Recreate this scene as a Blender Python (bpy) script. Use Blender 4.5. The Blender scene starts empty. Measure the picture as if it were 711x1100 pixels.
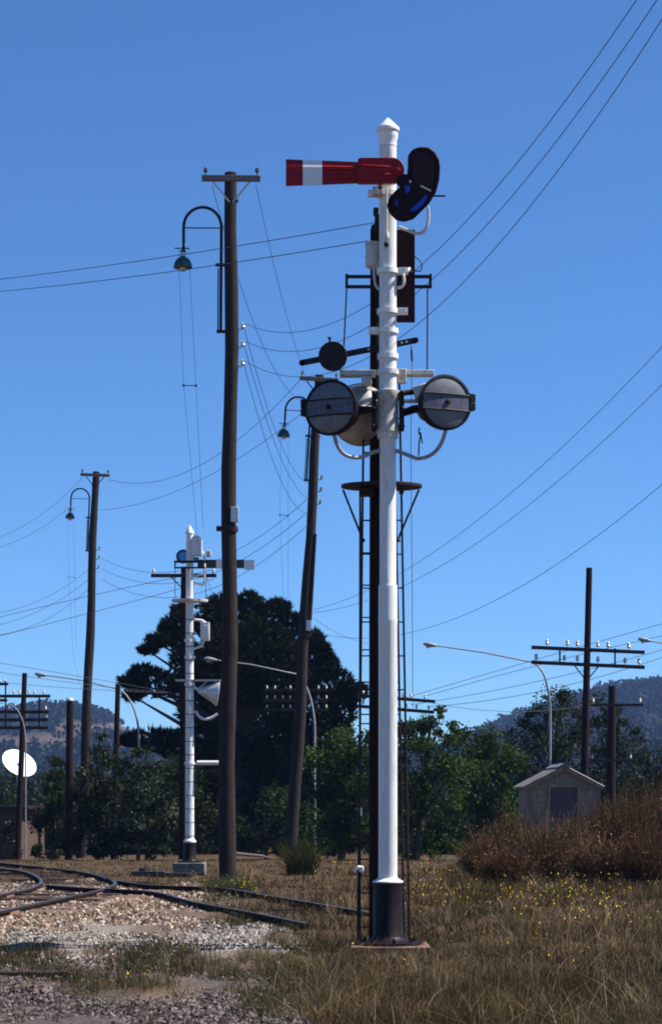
import bpy, bmesh, math, random
import numpy as np
from mathutils import Vector, Matrix, noise as mnoise

random.seed(7)
rng = np.random.default_rng(11)
scene = bpy.context.scene
COL = scene.collection
F, H, CX, HY = 2200.0, 1.6, 355.5, 860.0      # focal length in photo pixels, eye height, principal column, horizon row
R = math.radians


def smooth(a, b, x):
    t = np.clip((x - a) / (b - a), 0, 1)
    return t * t * (3 - 2 * t)


def ground_z(x, y):
    return -0.65 * float(smooth(50, 80, y))


def P(px, py, d):
    return Vector(((px - CX) / F * d, d, H + (HY - py) / F * d))


def X_at(px, d):
    return (px - CX) / F * d


def base_at(px, d):
    x = X_at(px, d)
    return Vector((x, d, ground_z(x, d)))


# ------------------------------------------------------------------ materials
def mat(name, col, rough=0.6, metal=0.0, var=0.25, scale=6.0, col2=None, mix=(0.45, 0.65), bump=0.0, stretch=None, spec=0.5):
    m = bpy.data.materials.new(name)
    m.use_nodes = True
    nt = m.node_tree
    N, L = nt.nodes, nt.links
    b = N['Principled BSDF']
    b.inputs['Roughness'].default_value = rough
    b.inputs['Metallic'].default_value = metal
    b.inputs['Specular IOR Level'].default_value = spec
    tc = N.new('ShaderNodeTexCoord')
    mp = N.new('ShaderNodeMapping')
    if stretch:
        mp.inputs['Scale'].default_value = stretch
    L.new(tc.outputs['Object'], mp.inputs['Vector'])
    nz = N.new('ShaderNodeTexNoise')
    nz.inputs['Scale'].default_value = scale
    nz.inputs['Detail'].default_value = 6
    nz.inputs['Roughness'].default_value = 0.65
    L.new(mp.outputs['Vector'], nz.inputs['Vector'])
    rp = N.new('ShaderNodeValToRGB')
    e = rp.color_ramp.elements
    c2 = col2 if col2 else tuple(c * (1 - var) for c in col)
    e[0].position, e[1].position = mix
    e[0].color = (*col, 1)
    e[1].color = (*c2, 1)
    L.new(nz.outputs['Fac'], rp.inputs['Fac'])
    L.new(rp.outputs['Color'], b.inputs['Base Color'])
    if bump:
        bp = N.new('ShaderNodeBump')
        bp.inputs['Strength'].default_value = bump
        bp.inputs['Distance'].default_value = 0.02
        L.new(nz.outputs['Fac'], bp.inputs['Height'])
        L.new(bp.outputs['Normal'], b.inputs['Normal'])
    return m


def leafmat(name, ramp, translucent=0.25, rough=0.6):
    m = bpy.data.materials.new(name)
    m.use_nodes = True
    nt = m.node_tree
    N, L = nt.nodes, nt.links
    N.remove(N['Principled BSDF'])
    at = N.new('ShaderNodeAttribute')
    at.attribute_name = 'tint'
    rp = N.new('ShaderNodeValToRGB')
    el = rp.color_ramp.elements
    el[0].position, el[0].color = ramp[0][0], (*ramp[0][1], 1)
    el[1].position, el[1].color = ramp[-1][0], (*ramp[-1][1], 1)
    for p, c in ramp[1:-1]:
        q = el.new(p)
        q.color = (*c, 1)
    L.new(at.outputs['Fac'], rp.inputs['Fac'])
    d = N.new('ShaderNodeBsdfPrincipled')
    d.inputs['Roughness'].default_value = rough
    d.inputs['Specular IOR Level'].default_value = 0.04
    t = N.new('ShaderNodeBsdfTranslucent')
    mx = N.new('ShaderNodeMixShader')
    mx.inputs['Fac'].default_value = translucent
    L.new(rp.outputs['Color'], d.inputs['Base Color'])
    L.new(rp.outputs['Color'], t.inputs['Color'])
    L.new(d.outputs[0], mx.inputs[1])
    L.new(t.outputs[0], mx.inputs[2])
    L.new(mx.outputs[0], N['Material Output'].inputs['Surface'])
    return m


M = {
    'white': mat('weathered_white_paint', (0.66, 0.65, 0.63), 0.5, var=0.1, scale=5, stretch=(9, 9, 0.9), col2=(0.34, 0.29, 0.24), mix=(0.54, 0.80)),
    'cap': mat('old_white_paint_with_rust', (0.78, 0.77, 0.74), 0.5, scale=5, stretch=(7, 7, 1.0), col2=(0.36, 0.25, 0.16), mix=(0.60, 0.74)),
    'grimy': mat('white_paint_with_grime', (0.66, 0.65, 0.63), 0.5, scale=4, stretch=(9, 9, 1.4), col2=(0.27, 0.20, 0.14), mix=(0.53, 0.78)),
    'dullwhite': mat('grubby_white_paint', (0.50, 0.48, 0.43), 0.6, scale=9, col2=(0.26, 0.18, 0.12), mix=(0.5, 0.72)),
    'black': mat('bitumen_black_paint', (0.014, 0.011, 0.013), 0.42, scale=10, col2=(0.035, 0.028, 0.03)),
    'blacksheen': mat('black_enamel', (0.008, 0.004, 0.005), 0.5, scale=14, col2=(0.018, 0.013, 0.014), mix=(0.5, 0.8), spec=0.15),
    'iron': mat('dark_painted_iron', (0.012, 0.0045, 0.005), 0.65, scale=12, col2=(0.022, 0.013, 0.012), spec=0.3),
    'red': mat('faded_signal_red', (0.27, 0.006, 0.012), 0.5, scale=10, spec=0.2, col2=(0.17, 0.004, 0.009), mix=(0.4, 0.75), stretch=(1, 4, 4)),
    'armwhite': mat('signal_white_band', (0.70, 0.70, 0.72), 0.4, scale=14, var=0.15, mix=(0.5, 0.8)),
    'maroon': mat('dark_maroon_iron', (0.020, 0.004, 0.006), 0.6, scale=9, col2=(0.012, 0.003, 0.005), spec=0.15),
    'blue': mat('blue_light_through_glass', (0.01, 0.035, 0.42), 0.15, scale=6, col2=(0.006, 0.02, 0.28)),  # colour stands in for light passing through the spectacle glass
    'lightblue': mat('pale_blue_signal_glass', (0.05, 0.28, 0.75), 0.2, scale=6, col2=(0.04, 0.22, 0.65)),
    'cover': mat('dusty_blue_grey_cover', (0.125, 0.13, 0.145), 0.42, scale=11, col2=(0.07, 0.075, 0.09), mix=(0.4, 0.75), metal=0.2),
    'strap': mat('blue_grey_strap', (0.07, 0.075, 0.11), 0.5, scale=16, col2=(0.03, 0.03, 0.055)),
    'greydome': mat('dull_grey_aluminium', (0.32, 0.31, 0.30), 0.45, scale=7, col2=(0.22, 0.19, 0.17), metal=0.3),
    'conduit': mat('grey_flexible_conduit', (0.30, 0.30, 0.31), 0.5, scale=20, var=0.3),
    'galv': mat('galvanised_steel', (0.55, 0.56, 0.57), 0.4, metal=0.4, scale=12, var=0.25),
    'lampsteel': mat('weathered_lamp_steel', (0.27, 0.275, 0.28), 0.55, metal=0.2, scale=9, var=0.35),
    'paleglass': mat('frosted_lamp_glass', (0.55, 0.54, 0.50), 0.3, scale=8, var=0.2),
    'green': mat('green_enamel', (0.012, 0.06, 0.05), 0.25, scale=10, var=0.4),
    'wood': mat('weathered_pole_timber', (0.038, 0.029, 0.027), 0.9, scale=5, stretch=(16, 16, 0.6), col2=(0.012, 0.008, 0.008), mix=(0.40, 0.60), bump=0.6, spec=0.2),
    'paletimber': mat('pale_weathered_timber', (0.20, 0.16, 0.14), 0.85, scale=5, stretch=(10, 10, 10), col2=(0.09, 0.07, 0.06), bump=0.5, spec=0.2),
    'darkwood': mat('dark_pole_timber', (0.018, 0.008, 0.008), 0.9, scale=5, stretch=(14, 14, 0.7), col2=(0.010, 0.006, 0.0058), bump=0.5, spec=0.15),
    'creosote': mat('creosoted_crossarm', (0.05, 0.032, 0.028), 0.85, scale=6, stretch=(1, 8, 8), col2=(0.022, 0.014, 0.012), bump=0.3, spec=0.2),
    'porcelain': mat('pale_porcelain', (0.62, 0.55, 0.45), 0.25, scale=10, var=0.3),
    'darkporcelain': mat('brown_porcelain', (0.05, 0.035, 0.03), 0.25, scale=10, var=0.3),
    'rust': mat('rusty_plate', (0.24, 0.12, 0.07), 0.85, scale=9, col2=(0.11, 0.055, 0.035), bump=0.3),
    'concrete': mat('stained_concrete', (0.17, 0.15, 0.14), 0.9, scale=7, col2=(0.085, 0.07, 0.065), bump=0.4, spec=0.2),
    'rail': mat('rusted_rail_steel', (0.030, 0.016, 0.012), 0.9, metal=0.0, scale=14, col2=(0.013, 0.007, 0.006), bump=0.2, spec=0.08),
    'railtop': mat('dull_worn_rail_head', (0.10, 0.095, 0.10), 0.4, metal=0.6, scale=8, col2=(0.05, 0.036, 0.032)),
    'sleeper': mat('old_timber_sleeper', (0.07, 0.048, 0.04), 0.95, scale=6, stretch=(1, 6, 6), col2=(0.03, 0.02, 0.018), bump=0.5, spec=0.1),
    'weatherboard': mat('khaki_weatherboard_paint', (0.25, 0.195, 0.135), 0.8, scale=4, stretch=(4, 4, 0.7), col2=(0.12, 0.085, 0.06), mix=(0.45, 0.72), spec=0.2),
    'shedroof': mat('corrugated_iron_with_rust', (0.22, 0.21, 0.20), 0.5, scale=1.6, col2=(0.12, 0.05, 0.032), mix=(0.50, 0.62), metal=0.2),
    'sheddoor': mat('dull_purple_door_paint', (0.07, 0.042, 0.05), 0.6, scale=6, col2=(0.05, 0.035, 0.045)),
    'dish': mat('white_dish_enamel', (0.82, 0.82, 0.80), 0.5, scale=4, var=0.06),
    'wire': mat('weathered_line_wire', (0.028, 0.034, 0.055), 0.6, scale=3, var=0.2),
    'bark': mat('grey_brown_bark', (0.075, 0.055, 0.042), 0.95, scale=7, stretch=(6, 6, 1), col2=(0.035, 0.026, 0.02), bump=0.6, spec=0.1),
    'cloth': mat('pale_porcelain_bracket', (0.65, 0.66, 0.68), 0.4, var=0.2),
}


def brick_mat():
    m = bpy.data.materials.new('red_brick')
    m.use_nodes = True
    N, L = m.node_tree.nodes, m.node_tree.links
    b = N['Principled BSDF']
    b.inputs['Roughness'].default_value = 0.9
    tc = N.new('ShaderNodeTexCoord')
    mp = N.new('ShaderNodeMapping')
    mp.inputs['Rotation'].default_value = (R(90), 0, 0)
    br = N.new('ShaderNodeTexBrick')
    br.inputs['Scale'].default_value = 1.0
    br.inputs['Brick Width'].default_value = 0.24
    br.inputs['Row Height'].default_value = 0.086
    br.inputs['Mortar Size'].default_value = 0.008
    br.inputs['Color1'].default_value = (0.075, 0.034, 0.022, 1)
    br.inputs['Color2'].default_value = (0.05, 0.022, 0.016, 1)
    br.inputs['Mortar'].default_value = (0.10, 0.08, 0.06, 1)
    L.new(tc.outputs['Object'], mp.inputs['Vector'])
    L.new(mp.outputs['Vector'], br.inputs['Vector'])
    L.new(br.outputs['Color'], b.inputs['Base Color'])
    return m


M['brick'] = brick_mat()
M['needle'] = leafmat('pine_needles', [(0, (0.006, 0.007, 0.002)), (0.55, (0.013, 0.016, 0.004)), (1, (0.036, 0.044, 0.009))], 0.06)
M['leaf_mid'] = leafmat('mid_green_leaves', [(0, (0.014, 0.026, 0.007)), (0.5, (0.034, 0.060, 0.013)), (1, (0.085, 0.125, 0.028))], 0.28)
M['leaf_dark'] = leafmat('dark_green_leaves', [(0, (0.009, 0.014, 0.005)), (0.55, (0.022, 0.033, 0.010)), (1, (0.052, 0.072, 0.022))], 0.2)
M['leaf_grey'] = leafmat('grey_green_leaves', [(0, (0.009, 0.012, 0.005)), (0.5, (0.019, 0.026, 0.008)), (0.68, (0.05, 0.062, 0.030)), (1, (0.13, 0.15, 0.10))], 0.2)
M['hill_leaf'] = leafmat('far_eucalypt_leaves', [(0, (0.007, 0.010, 0.006)), (1, (0.016, 0.020, 0.011))], 0.1)
M['twig'] = leafmat('dry_red_brown_twigs', [(0, (0.045, 0.023, 0.014)), (0.5, (0.105, 0.055, 0.029)), (0.75, (0.115, 0.078, 0.034)), (0.92, (0.20, 0.12, 0.062)), (1, (0.34, 0.23, 0.13))], 0.12, 0.8)
M['grass'] = leafmat('dry_mixed_grass', [(0, (0.018, 0.011, 0.006)), (0.22, (0.048, 0.029, 0.015)), (0.42, (0.078, 0.062, 0.024)), (0.6, (0.118, 0.080, 0.035)), (0.8, (0.22, 0.15, 0.075)), (1, (0.42, 0.32, 0.20))], 0.22, 0.8)
M['weed'] = leafmat('green_weed_blades', [(0, (0.03, 0.034, 0.013)), (0.5, (0.068, 0.078, 0.028)), (1, (0.13, 0.13, 0.055))], 0.3, 0.7)
M['flower'] = leafmat('yellow_petals', [(0, (0.62, 0.42, 0.01)), (1, (0.80, 0.58, 0.03))], 0.3)
M['stone_tan'] = leafmat('tan_ballast_stone', [(0, (0.04, 0.024, 0.017)), (0.4, (0.16, 0.108, 0.075)), (0.8, (0.31, 0.235, 0.175)), (1, (0.50, 0.43, 0.36))], 0.0, 0.9)
M['stone_pale'] = leafmat('pale_grey_stone', [(0, (0.09, 0.072, 0.062)), (0.5, (0.23, 0.195, 0.165)), (1, (0.44, 0.40, 0.36))], 0.0, 0.9)
M['stone_grey'] = leafmat('grey_cinder_stone', [(0, (0.025, 0.019, 0.018)), (0.6, (0.07, 0.056, 0.050)), (1, (0.19, 0.16, 0.145))], 0.0, 0.9)


# ------------------------------------------------------------------ mesh builder
class MB:
    def __init__(s):
        s.v, s.f, s.m, s.mi = [], [], [], 0

    def _add(s, vs, fs):
        o = len(s.v)
        s.v += [tuple(v) for v in vs]
        for f in fs:
            s.f.append([o + i for i in f])
            s.m.append(s.mi)

    def box(s, c, size, rot=None):
        hx, hy, hz = size[0] / 2, size[1] / 2, size[2] / 2
        vs = [Vector((x, y, z)) for x in (-hx, hx) for y in (-hy, hy) for z in (-hz, hz)]
        if rot is not None:
            vs = [rot @ v for v in vs]
        vs = [v + Vector(c) for v in vs]
        s._add(vs, [(0, 1, 3, 2), (4, 6, 7, 5), (0, 4, 5, 1), (2, 3, 7, 6), (0, 2, 6, 4), (1, 5, 7, 3)])
        return s

    def tube(s, pts, r, n=8, cap=True):
        pts = [Vector(p) for p in pts]
        k = len(pts)
        rr = r if isinstance(r, (list, tuple)) else [r] * k
        t0 = (pts[1] - pts[0]).normalized()
        up = Vector((0, 0, 1)) if abs(t0.z) < 0.9 else Vector((0, 1, 0))
        u = t0.cross(up).normalized()
        vs = []
        for i in range(k):
            if i == 0:
                t = t0
            elif i == k - 1:
                t = (pts[i] - pts[i - 1]).normalized()
            else:
                t = ((pts[i] - pts[i - 1]).normalized() + (pts[i + 1] - pts[i]).normalized())
                t = t.normalized() if t.length > 1e-6 else (pts[i + 1] - pts[i]).normalized()
            u = (u - t * u.dot(t)).normalized()
            w = t.cross(u)
            for j in range(n):
                a = 2 * math.pi * j / n
                vs.append(pts[i] + (u * math.cos(a) + w * math.sin(a)) * rr[i])
        fs = []
        for i in range(k - 1):
            for j in range(n):
                a, b = i * n + j, i * n + (j + 1) % n
                fs.append((a, b, b + n, a + n))
        if cap:
            fs.append(tuple(range(n - 1, -1, -1)))
            fs.append(tuple((k - 1) * n + j for j in range(n)))
        s._add(vs, fs)
        return s

    def lathe(s, prof, n=24, o=(0, 0, 0), axis=(0, 0, 1)):
        q = Vector((0, 0, 1)).rotation_difference(Vector(axis).normalized()).to_matrix()
        o = Vector(o)
        vs, fs = [], []
        for r, z in prof:
            for j in range(n):
                a = 2 * math.pi * j / n
                vs.append(q @ Vector((r * math.cos(a), r * math.sin(a), z)) + o)
        for i in range(len(prof) - 1):
            for j in range(n):
                a, b = i * n + j, i * n + (j + 1) % n
                fs.append((a, b, b + n, a + n))
        fs.append(tuple(range(n - 1, -1, -1)))
        fs.append(tuple((len(prof) - 1) * n + j for j in range(n)))
        s._add(vs, fs)
        return s

    def prism_y(s, poly, y0, y1):
        """polygon in (x, z) extruded along y"""
        n = len(poly)
        ar = sum(poly[i][0] * poly[(i + 1) % n][1] - poly[(i + 1) % n][0] * poly[i][1] for i in range(n))
        if ar < 0:
            poly = poly[::-1]
        vs = [(x, y0, z) for x, z in poly] + [(x, y1, z) for x, z in poly]
        fs = [tuple(range(n)), tuple(range(2 * n - 1, n - 1, -1))]
        for i in range(n):
            j = (i + 1) % n
            fs.append((j, i, i + n, j + n))
        s._add(vs, fs)
        return s

    def prism_z(s, poly, z0, z1):
        n = len(poly)
        ar = sum(poly[i][0] * poly[(i + 1) % n][1] - poly[(i + 1) % n][0] * poly[i][1] for i in range(n))
        if ar < 0:
            poly = poly[::-1]
        vs = [(x, y, z0) for x, y in poly] + [(x, y, z1) for x, y in poly]
        fs = [tuple(range(n - 1, -1, -1)), tuple(range(n, 2 * n))]
        for i in range(n):
            j = (i + 1) % n
            fs.append((i, j, j + n, i + n))
        s._add(vs, fs)
        return s

    def build(s, name, mats, parent=None, bevel=0.0, label=None):
        me = bpy.data.meshes.new(name)
        me.from_pydata(s.v, [], s.f)
        mats = mats if isinstance(mats, (list, tuple)) else [mats]
        for mm in mats:
            me.materials.append(mm)
        me.polygons.foreach_set('material_index', s.m)
        me.polygons.foreach_set('use_smooth', [True] * len(s.f))
        me.update()
        try:
            me.set_sharp_from_angle(angle=R(38))
        except Exception:
            pass
        o = bpy.data.objects.new(name, me)
        COL.objects.link(o)
        if parent is not None:
            o.parent = parent
        if bevel:
            bv = o.modifiers.new('bevel', 'BEVEL')
            bv.width = bevel
            bv.segments = 2
            bv.limit_method = 'ANGLE'
            bv.angle_limit = R(40)
        if label:
            o['label'] = label
        return o


def tag(o, label, cat, group=None, kind=None):
    if label:
        o['label'] = label
    if cat:
        o['category'] = cat
    if group:
        o['group'] = group
    if kind:
        o['kind'] = kind
    return o


def empty(name, loc, label, cat, group=None, rot=(0, 0, 0)):
    o = bpy.data.objects.new(name, None)
    o.empty_display_size = 0.2
    COL.objects.link(o)
    o.location = loc
    o.rotation_euler = rot
    return tag(o, label, cat, group)


def kids(o):
    return [c for c in bpy.data.objects if c.parent == o]


def polymesh(name, V, Fc, material, tint=None, parent=None, smooth_shade=False):
    """V (n,3), Fc (m,k) arrays of equal sided faces, tint per face"""
    me = bpy.data.meshes.new(name)
    V = np.ascontiguousarray(V, dtype=np.float32)
    Fc = np.ascontiguousarray(Fc, dtype=np.int32)
    k = Fc.shape[1]
    me.vertices.add(len(V))
    me.vertices.foreach_set('co', V.ravel())
    me.loops.add(Fc.size)
    me.loops.foreach_set('vertex_index', Fc.ravel())
    me.polygons.add(len(Fc))
    me.polygons.foreach_set('loop_start', np.arange(0, Fc.size, k, dtype=np.int32))
    me.polygons.foreach_set('loop_total', np.full(len(Fc), k, dtype=np.int32))
    me.update(calc_edges=True)
    me.polygons.foreach_set('use_smooth', np.full(len(Fc), smooth_shade, dtype=bool))
    if tint is not None:
        at = me.attributes.new('tint', 'FLOAT', 'FACE')
        at.data.foreach_set('value', np.ascontiguousarray(tint, dtype=np.float32))
    me.materials.append(material)
    o = bpy.data.objects.new(name, me)
    COL.objects.link(o)
    if parent is not None:
        o.parent = parent
    return o


def arc(cx, cz, rx, rz, a0, a1, n=12, y=0.0):
    return [(cx + rx * math.cos(R(a0 + (a1 - a0) * i / n)), y, cz + rz * math.sin(R(a0 + (a1 - a0) * i / n))) for i in range(n + 1)]


def bez(p0, p1, p2, n=10):
    p0, p1, p2 = Vector(p0), Vector(p1), Vector(p2)
    return [p0 * (1 - t) ** 2 + p1 * 2 * t * (1 - t) + p2 * t * t for t in [i / n for i in range(n + 1)]]


# ------------------------------------------------------------------ camera, light, sky
cam = bpy.data.cameras.new('camera')
cam.sensor_fit = 'VERTICAL'
cam.sensor_height = 36.0
cam.lens = F / 1100 * 36.0
cam.shift_y = (HY - 550) / 1100
cam.clip_end = 12000
co = bpy.data.objects.new('camera', cam)
COL.objects.link(co)
co.location = (0, 0, H)
co.rotation_euler = (R(90), 0, 0)
scene.camera = co

SUN_EL, SUN_AZ = R(52), R(88)        # azimuth clockwise from the viewing direction
sun = bpy.data.lights.new('sun', 'SUN')
sun.energy = 5.0
sun.angle = R(0.5)
sun.color = (1.0, 0.95, 0.87)
so = bpy.data.objects.new('sun', sun)
COL.objects.link(so)
sdir = Vector((math.sin(SUN_AZ) * math.cos(SUN_EL), math.cos(SUN_AZ) * math.cos(SUN_EL), math.sin(SUN_EL)))
so.rotation_euler = sdir.to_track_quat('Z', 'Y').to_euler()
so.location = (20, 10, 30)

w = bpy.data.worlds.new('World')
scene.world = w
w.use_nodes = True
WN, WL = w.node_tree.nodes, w.node_tree.links
sky = WN.new('ShaderNodeTexSky')
sky.sky_type = 'NISHITA'
sky.sun_disc = False
sky.sun_elevation = SUN_EL
sky.sun_rotation = SUN_AZ
sky.altitude = 900
sky.air_density = 0.9
sky.dust_density = 0.0
sky.ozone_density = 10.0
tint_n = WN.new('ShaderNodeMix')           # polarised, slightly deeper blue than the model sky
tint_n.data_type = 'RGBA'
tint_n.blend_type = 'MULTIPLY'
tint_n.inputs['Factor'].default_value = 1.0
tint_n.inputs['B'].default_value = (0.76, 0.99, 1.12, 1)
WL.new(sky.outputs['Color'], tint_n.inputs['A'])
WL.new(tint_n.outputs['Result'], WN['Background'].inputs['Color'])
WN['Background'].inputs['Strength'].default_value = 0.071

scene.view_settings.view_transform = 'Standard'
scene.view_settings.look = 'None'
scene.view_settings.exposure = 0.92
scene.view_settings.gamma = 1.0
scene.view_settings.use_curve_mapping = False
scene.cycles.use_denoising = True
scene.cycles.max_bounces = 6
scene.cycles.filter_width = 1.9

# ------------------------------------------------------------------ ground
# every zone is a soft ellipse lying on the ground: (column, row, half width, half depth) read off the photograph once
Z_TAN = [(60, 955, 150, 20), (160, 962, 80, 16), (20, 995, 90, 16), (120, 985, 95, 18), (205, 960, 40, 14), (-60, 980, 80, 30)]
Z_PALE = [(75, 1016, 85, 17), (255, 1010, 75, 15), (210, 1022, 60, 10), (105, 1005, 50, 10), (300, 998, 40, 8)]
Z_GREY = [(175, 993, 65, 8), (45, 1076, 100, 14), (255, 1074, 60, 18), (150, 1100, 200, 16), (235, 1046, 40, 8), (-40, 1060, 60, 20), (45, 953, 40, 12)]
Z_WEED = [(18, 1030, 48, 13), (165, 1032, 58, 17), (255, 968, 45, 13), (125, 1062, 60, 12), (205, 1042, 45, 12), (300, 1040, 30, 22), (310, 1012, 22, 12), (288, 1078, 34, 14), (60, 1050, 40, 6), (-60, 1035, 60, 14), (270, 990, 30, 8)]


def zone(zs, px, py, soft=0.35):
    out = np.zeros_like(px)
    for cx, cy, rx, ry in zs:
        d = np.sqrt(((px - cx) / rx) ** 2 + ((py - cy) / ry) ** 2)
        out = np.maximum(out, 1 - smooth(1 - soft, 1 + soft, d))
    return out


def to_px(x, y, z):
    return CX + F * x / y, HY - F * (z - H) / y


def masks(x, y):
    y = np.maximum(y, 2.0)
    px, py = to_px(x, y, np.zeros_like(x))
    n = np.sin(px * 0.11 + py * 0.23) * 7 + np.sin(px * 0.047 - py * 0.17 + 1.3) * 9
    px2, py2 = px + n, py + n * 0.35
    edge = np.interp(py2, [900, 940, 952, 965, 985, 1005, 1030, 1060, 1080, 1130], [-400, -300, 232, 268, 285, 318, 330, 325, 320, 340])
    bare = (1 - smooth(-14, 14, px2 - edge)) * smooth(931, 938, py2 + 0 * px)
    tan = zone(Z_TAN, px2, py2) * bare
    pale = zone(Z_PALE, px2, py2) * bare
    grey = zone(Z_GREY, px2, py2) * bare
    weed = zone(Z_WEED, px2, py2) * bare
    return bare, tan, pale, grey, weed


def build_ground():
    xs = np.unique(np.concatenate([np.arange(-14, 14.01, 0.14), np.linspace(14, 60, 40), np.linspace(-60, -14, 40), np.array([-2500, -1200, -600, -300, -150, -90, 90, 150, 300, 600, 1200, 2500])]))
    ys = np.unique(np.concatenate([np.array([-60, -20, 0, 5, 9, 11]), np.arange(12, 56, 0.16), np.arange(56, 100, 1.0), np.array([110, 130, 160, 220, 320, 450, 650, 900, 1300, 2000, 3000])]))
    Xg, Yg = np.meshgrid(xs, ys)
    Zg = -0.65 * smooth(50, 80, Yg)
    near = (np.abs(Xg) < 15) & (Yg > 10) & (Yg < 58)
    bump = 0.035 * np.sin(Xg * 1.7 + Yg * 0.6) * np.sin(Yg * 1.1 - Xg * 0.8) + 0.02 * np.sin(Xg * 4.1 - 1.0) * np.sin(Yg * 3.3)
    bump += rng.normal(0, 0.006, Xg.shape)
    Zg = Zg + np.where(near, bump, 0)
    bare, tan, pale, grey, weed = masks(Xg.ravel(), Yg.ravel())
    V = np.stack([Xg.ravel(), Yg.ravel(), Zg.ravel()], 1)
    ny, nx = Xg.shape
    i = np.arange(ny * nx).reshape(ny, nx)
    Fc = np.stack([i[:-1, :-1].ravel(), i[:-1, 1:].ravel(), i[1:, 1:].ravel(), i[1:, :-1].ravel()], 1)
    m = bpy.data.materials.new('ground_soil_and_gravel')
    m.use_nodes = True
    N, L = m.node_tree.nodes, m.node_tree.links
    b = N['Principled BSDF']
    b.inputs['Roughness'].default_value = 0.95
    b.inputs['Specular IOR Level'].default_value = 0.1
    tc = N.new('ShaderNodeTexCoord')

    def noise(scale, detail=5):
        n_ = N.new('ShaderNodeTexNoise')
        n_.inputs['Scale'].default_value = scale
        n_.inputs['Detail'].default_value = detail
        L.new(tc.outputs['Object'], n_.inputs['Vector'])
        return n_.outputs['Fac']

    def ramp(fac, stops):
        r_ = N.new('ShaderNodeValToRGB')
        e = r_.color_ramp.elements
        e[0].position, e[0].color = stops[0][0], (*stops[0][1], 1)
        e[1].position, e[1].color = stops[-1][0], (*stops[-1][1], 1)
        for p, c in stops[1:-1]:
            q = e.new(p)
            q.color = (*c, 1)
        L.new(fac, r_.inputs['Fac'])
        return r_.outputs['Color']

    def mixc(fac, a, c):
        x_ = N.new('ShaderNodeMix')
        x_.data_type = 'RGBA'
        L.new(fac, x_.inputs['Factor'])
        L.new(a, x_.inputs['A'])
        L.new(c, x_.inputs['B'])
        return x_.outputs['Result']

    def attr(nm):
        a_ = N.new('ShaderNodeAttribute')
        a_.attribute_name = nm
        return a_.outputs['Fac']
    n1, n2, n3 = noise(0.9), noise(24, 8), noise(3.1)
    soil = ramp(n3, [(0.3, (0.036, 0.021, 0.013)), (0.5, (0.075, 0.046, 0.026)), (0.72, (0.06, 0.046, 0.02))])
    tanc = ramp(n2, [(0.3, (0.06, 0.036, 0.026)), (0.5, (0.14, 0.09, 0.065)), (0.7, (0.22, 0.155, 0.12))])
    palec = ramp(n2, [(0.3, (0.10, 0.08, 0.068)), (0.5, (0.19, 0.16, 0.138)), (0.7, (0.29, 0.25, 0.22))])
    greyc = ramp(n2, [(0.3, (0.03, 0.024, 0.022)), (0.5, (0.07, 0.057, 0.052)), (0.7, (0.12, 0.10, 0.09))])
    dirt = ramp(n2, [(0.3, (0.05, 0.034, 0.025)), (0.5, (0.115, 0.082, 0.060)), (0.7, (0.18, 0.138, 0.106))])
    c = mixc(attr('bare'), soil, dirt)
    c = mixc(attr('tan'), c, tanc)
    c = mixc(attr('grey'), c, greyc)
    c = mixc(attr('pale'), c, palec)
    c = mixc(attr('weed'), c, soil)
    L.new(c, b.inputs['Base Color'])
    bp = N.new('ShaderNodeBump')
    bp.inputs['Strength'].default_value = 0.7
    bp.inputs['Distance'].default_value = 0.04
    L.new(n2, bp.inputs['Height'])
    L.new(bp.outputs['Normal'], b.inputs['Normal'])
    o = polymesh('ground', V, Fc, m, smooth_shade=True)
    for nm, a in (('bare', bare), ('tan', tan), ('pale', pale), ('grey', grey), ('weed', weed)):
        at = o.data.attributes.new(nm, 'FLOAT', 'POINT')
        at.data.foreach_set('value', a.astype(np.float32))
    tag(o, None, None, kind='structure')


build_ground()


def sample_ground(n, px0, px1, py0, py1):
    """points spread evenly over the part of the ground the picture shows"""
    px = rng.uniform(px0, px1, n)
    py = rng.uniform(py0, py1, n)
    y = H * F / (py - HY)
    y = np.where(y > 50, y + 0.0, y)
    x = (px - CX) / F * y
    z = -0.65 * smooth(50, 80, y)
    return x, y, z


# stones: squashed octahedra with jittered corners
def stones(name, x, y, z, size, material, label):
    n = len(x)
    base = np.array([(1, 0, 0), (0, 1, 0), (-1, 0, 0), (0, -1, 0), (0, 0, 0.75), (0, 0, -0.6)], float)
    v = base[None] + rng.normal(0, 0.22, (n, 6, 3))
    a = rng.uniform(0, 6.28, n)
    c, s = np.cos(a), np.sin(a)
    vx = v[..., 0] * c[:, None] - v[..., 1] * s[:, None]
    vy = v[..., 0] * s[:, None] + v[..., 1] * c[:, None]
    v = np.stack([vx * rng.uniform(0.7, 1.2, (n, 1)), vy, v[..., 2]], -1) * size[:, None, None]
    v[..., 0] += x[:, None]
    v[..., 1] += y[:, None]
    v[..., 2] += (z + size * 0.2)[:, None]
    f = np.array([(0, 1, 4), (1, 2, 4), (2, 3, 4), (3, 0, 4), (1, 0, 5), (2, 1, 5), (3, 2, 5), (0, 3, 5)])
    Fc = (f[None] + (np.arange(n) * 6)[:, None, None]).reshape(-1, 3)
    o = polymesh(name, v.reshape(-1, 3), Fc, material, np.repeat(rng.random(n), 8))
    tag(o, label, 'stones', kind='stuff')


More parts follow.
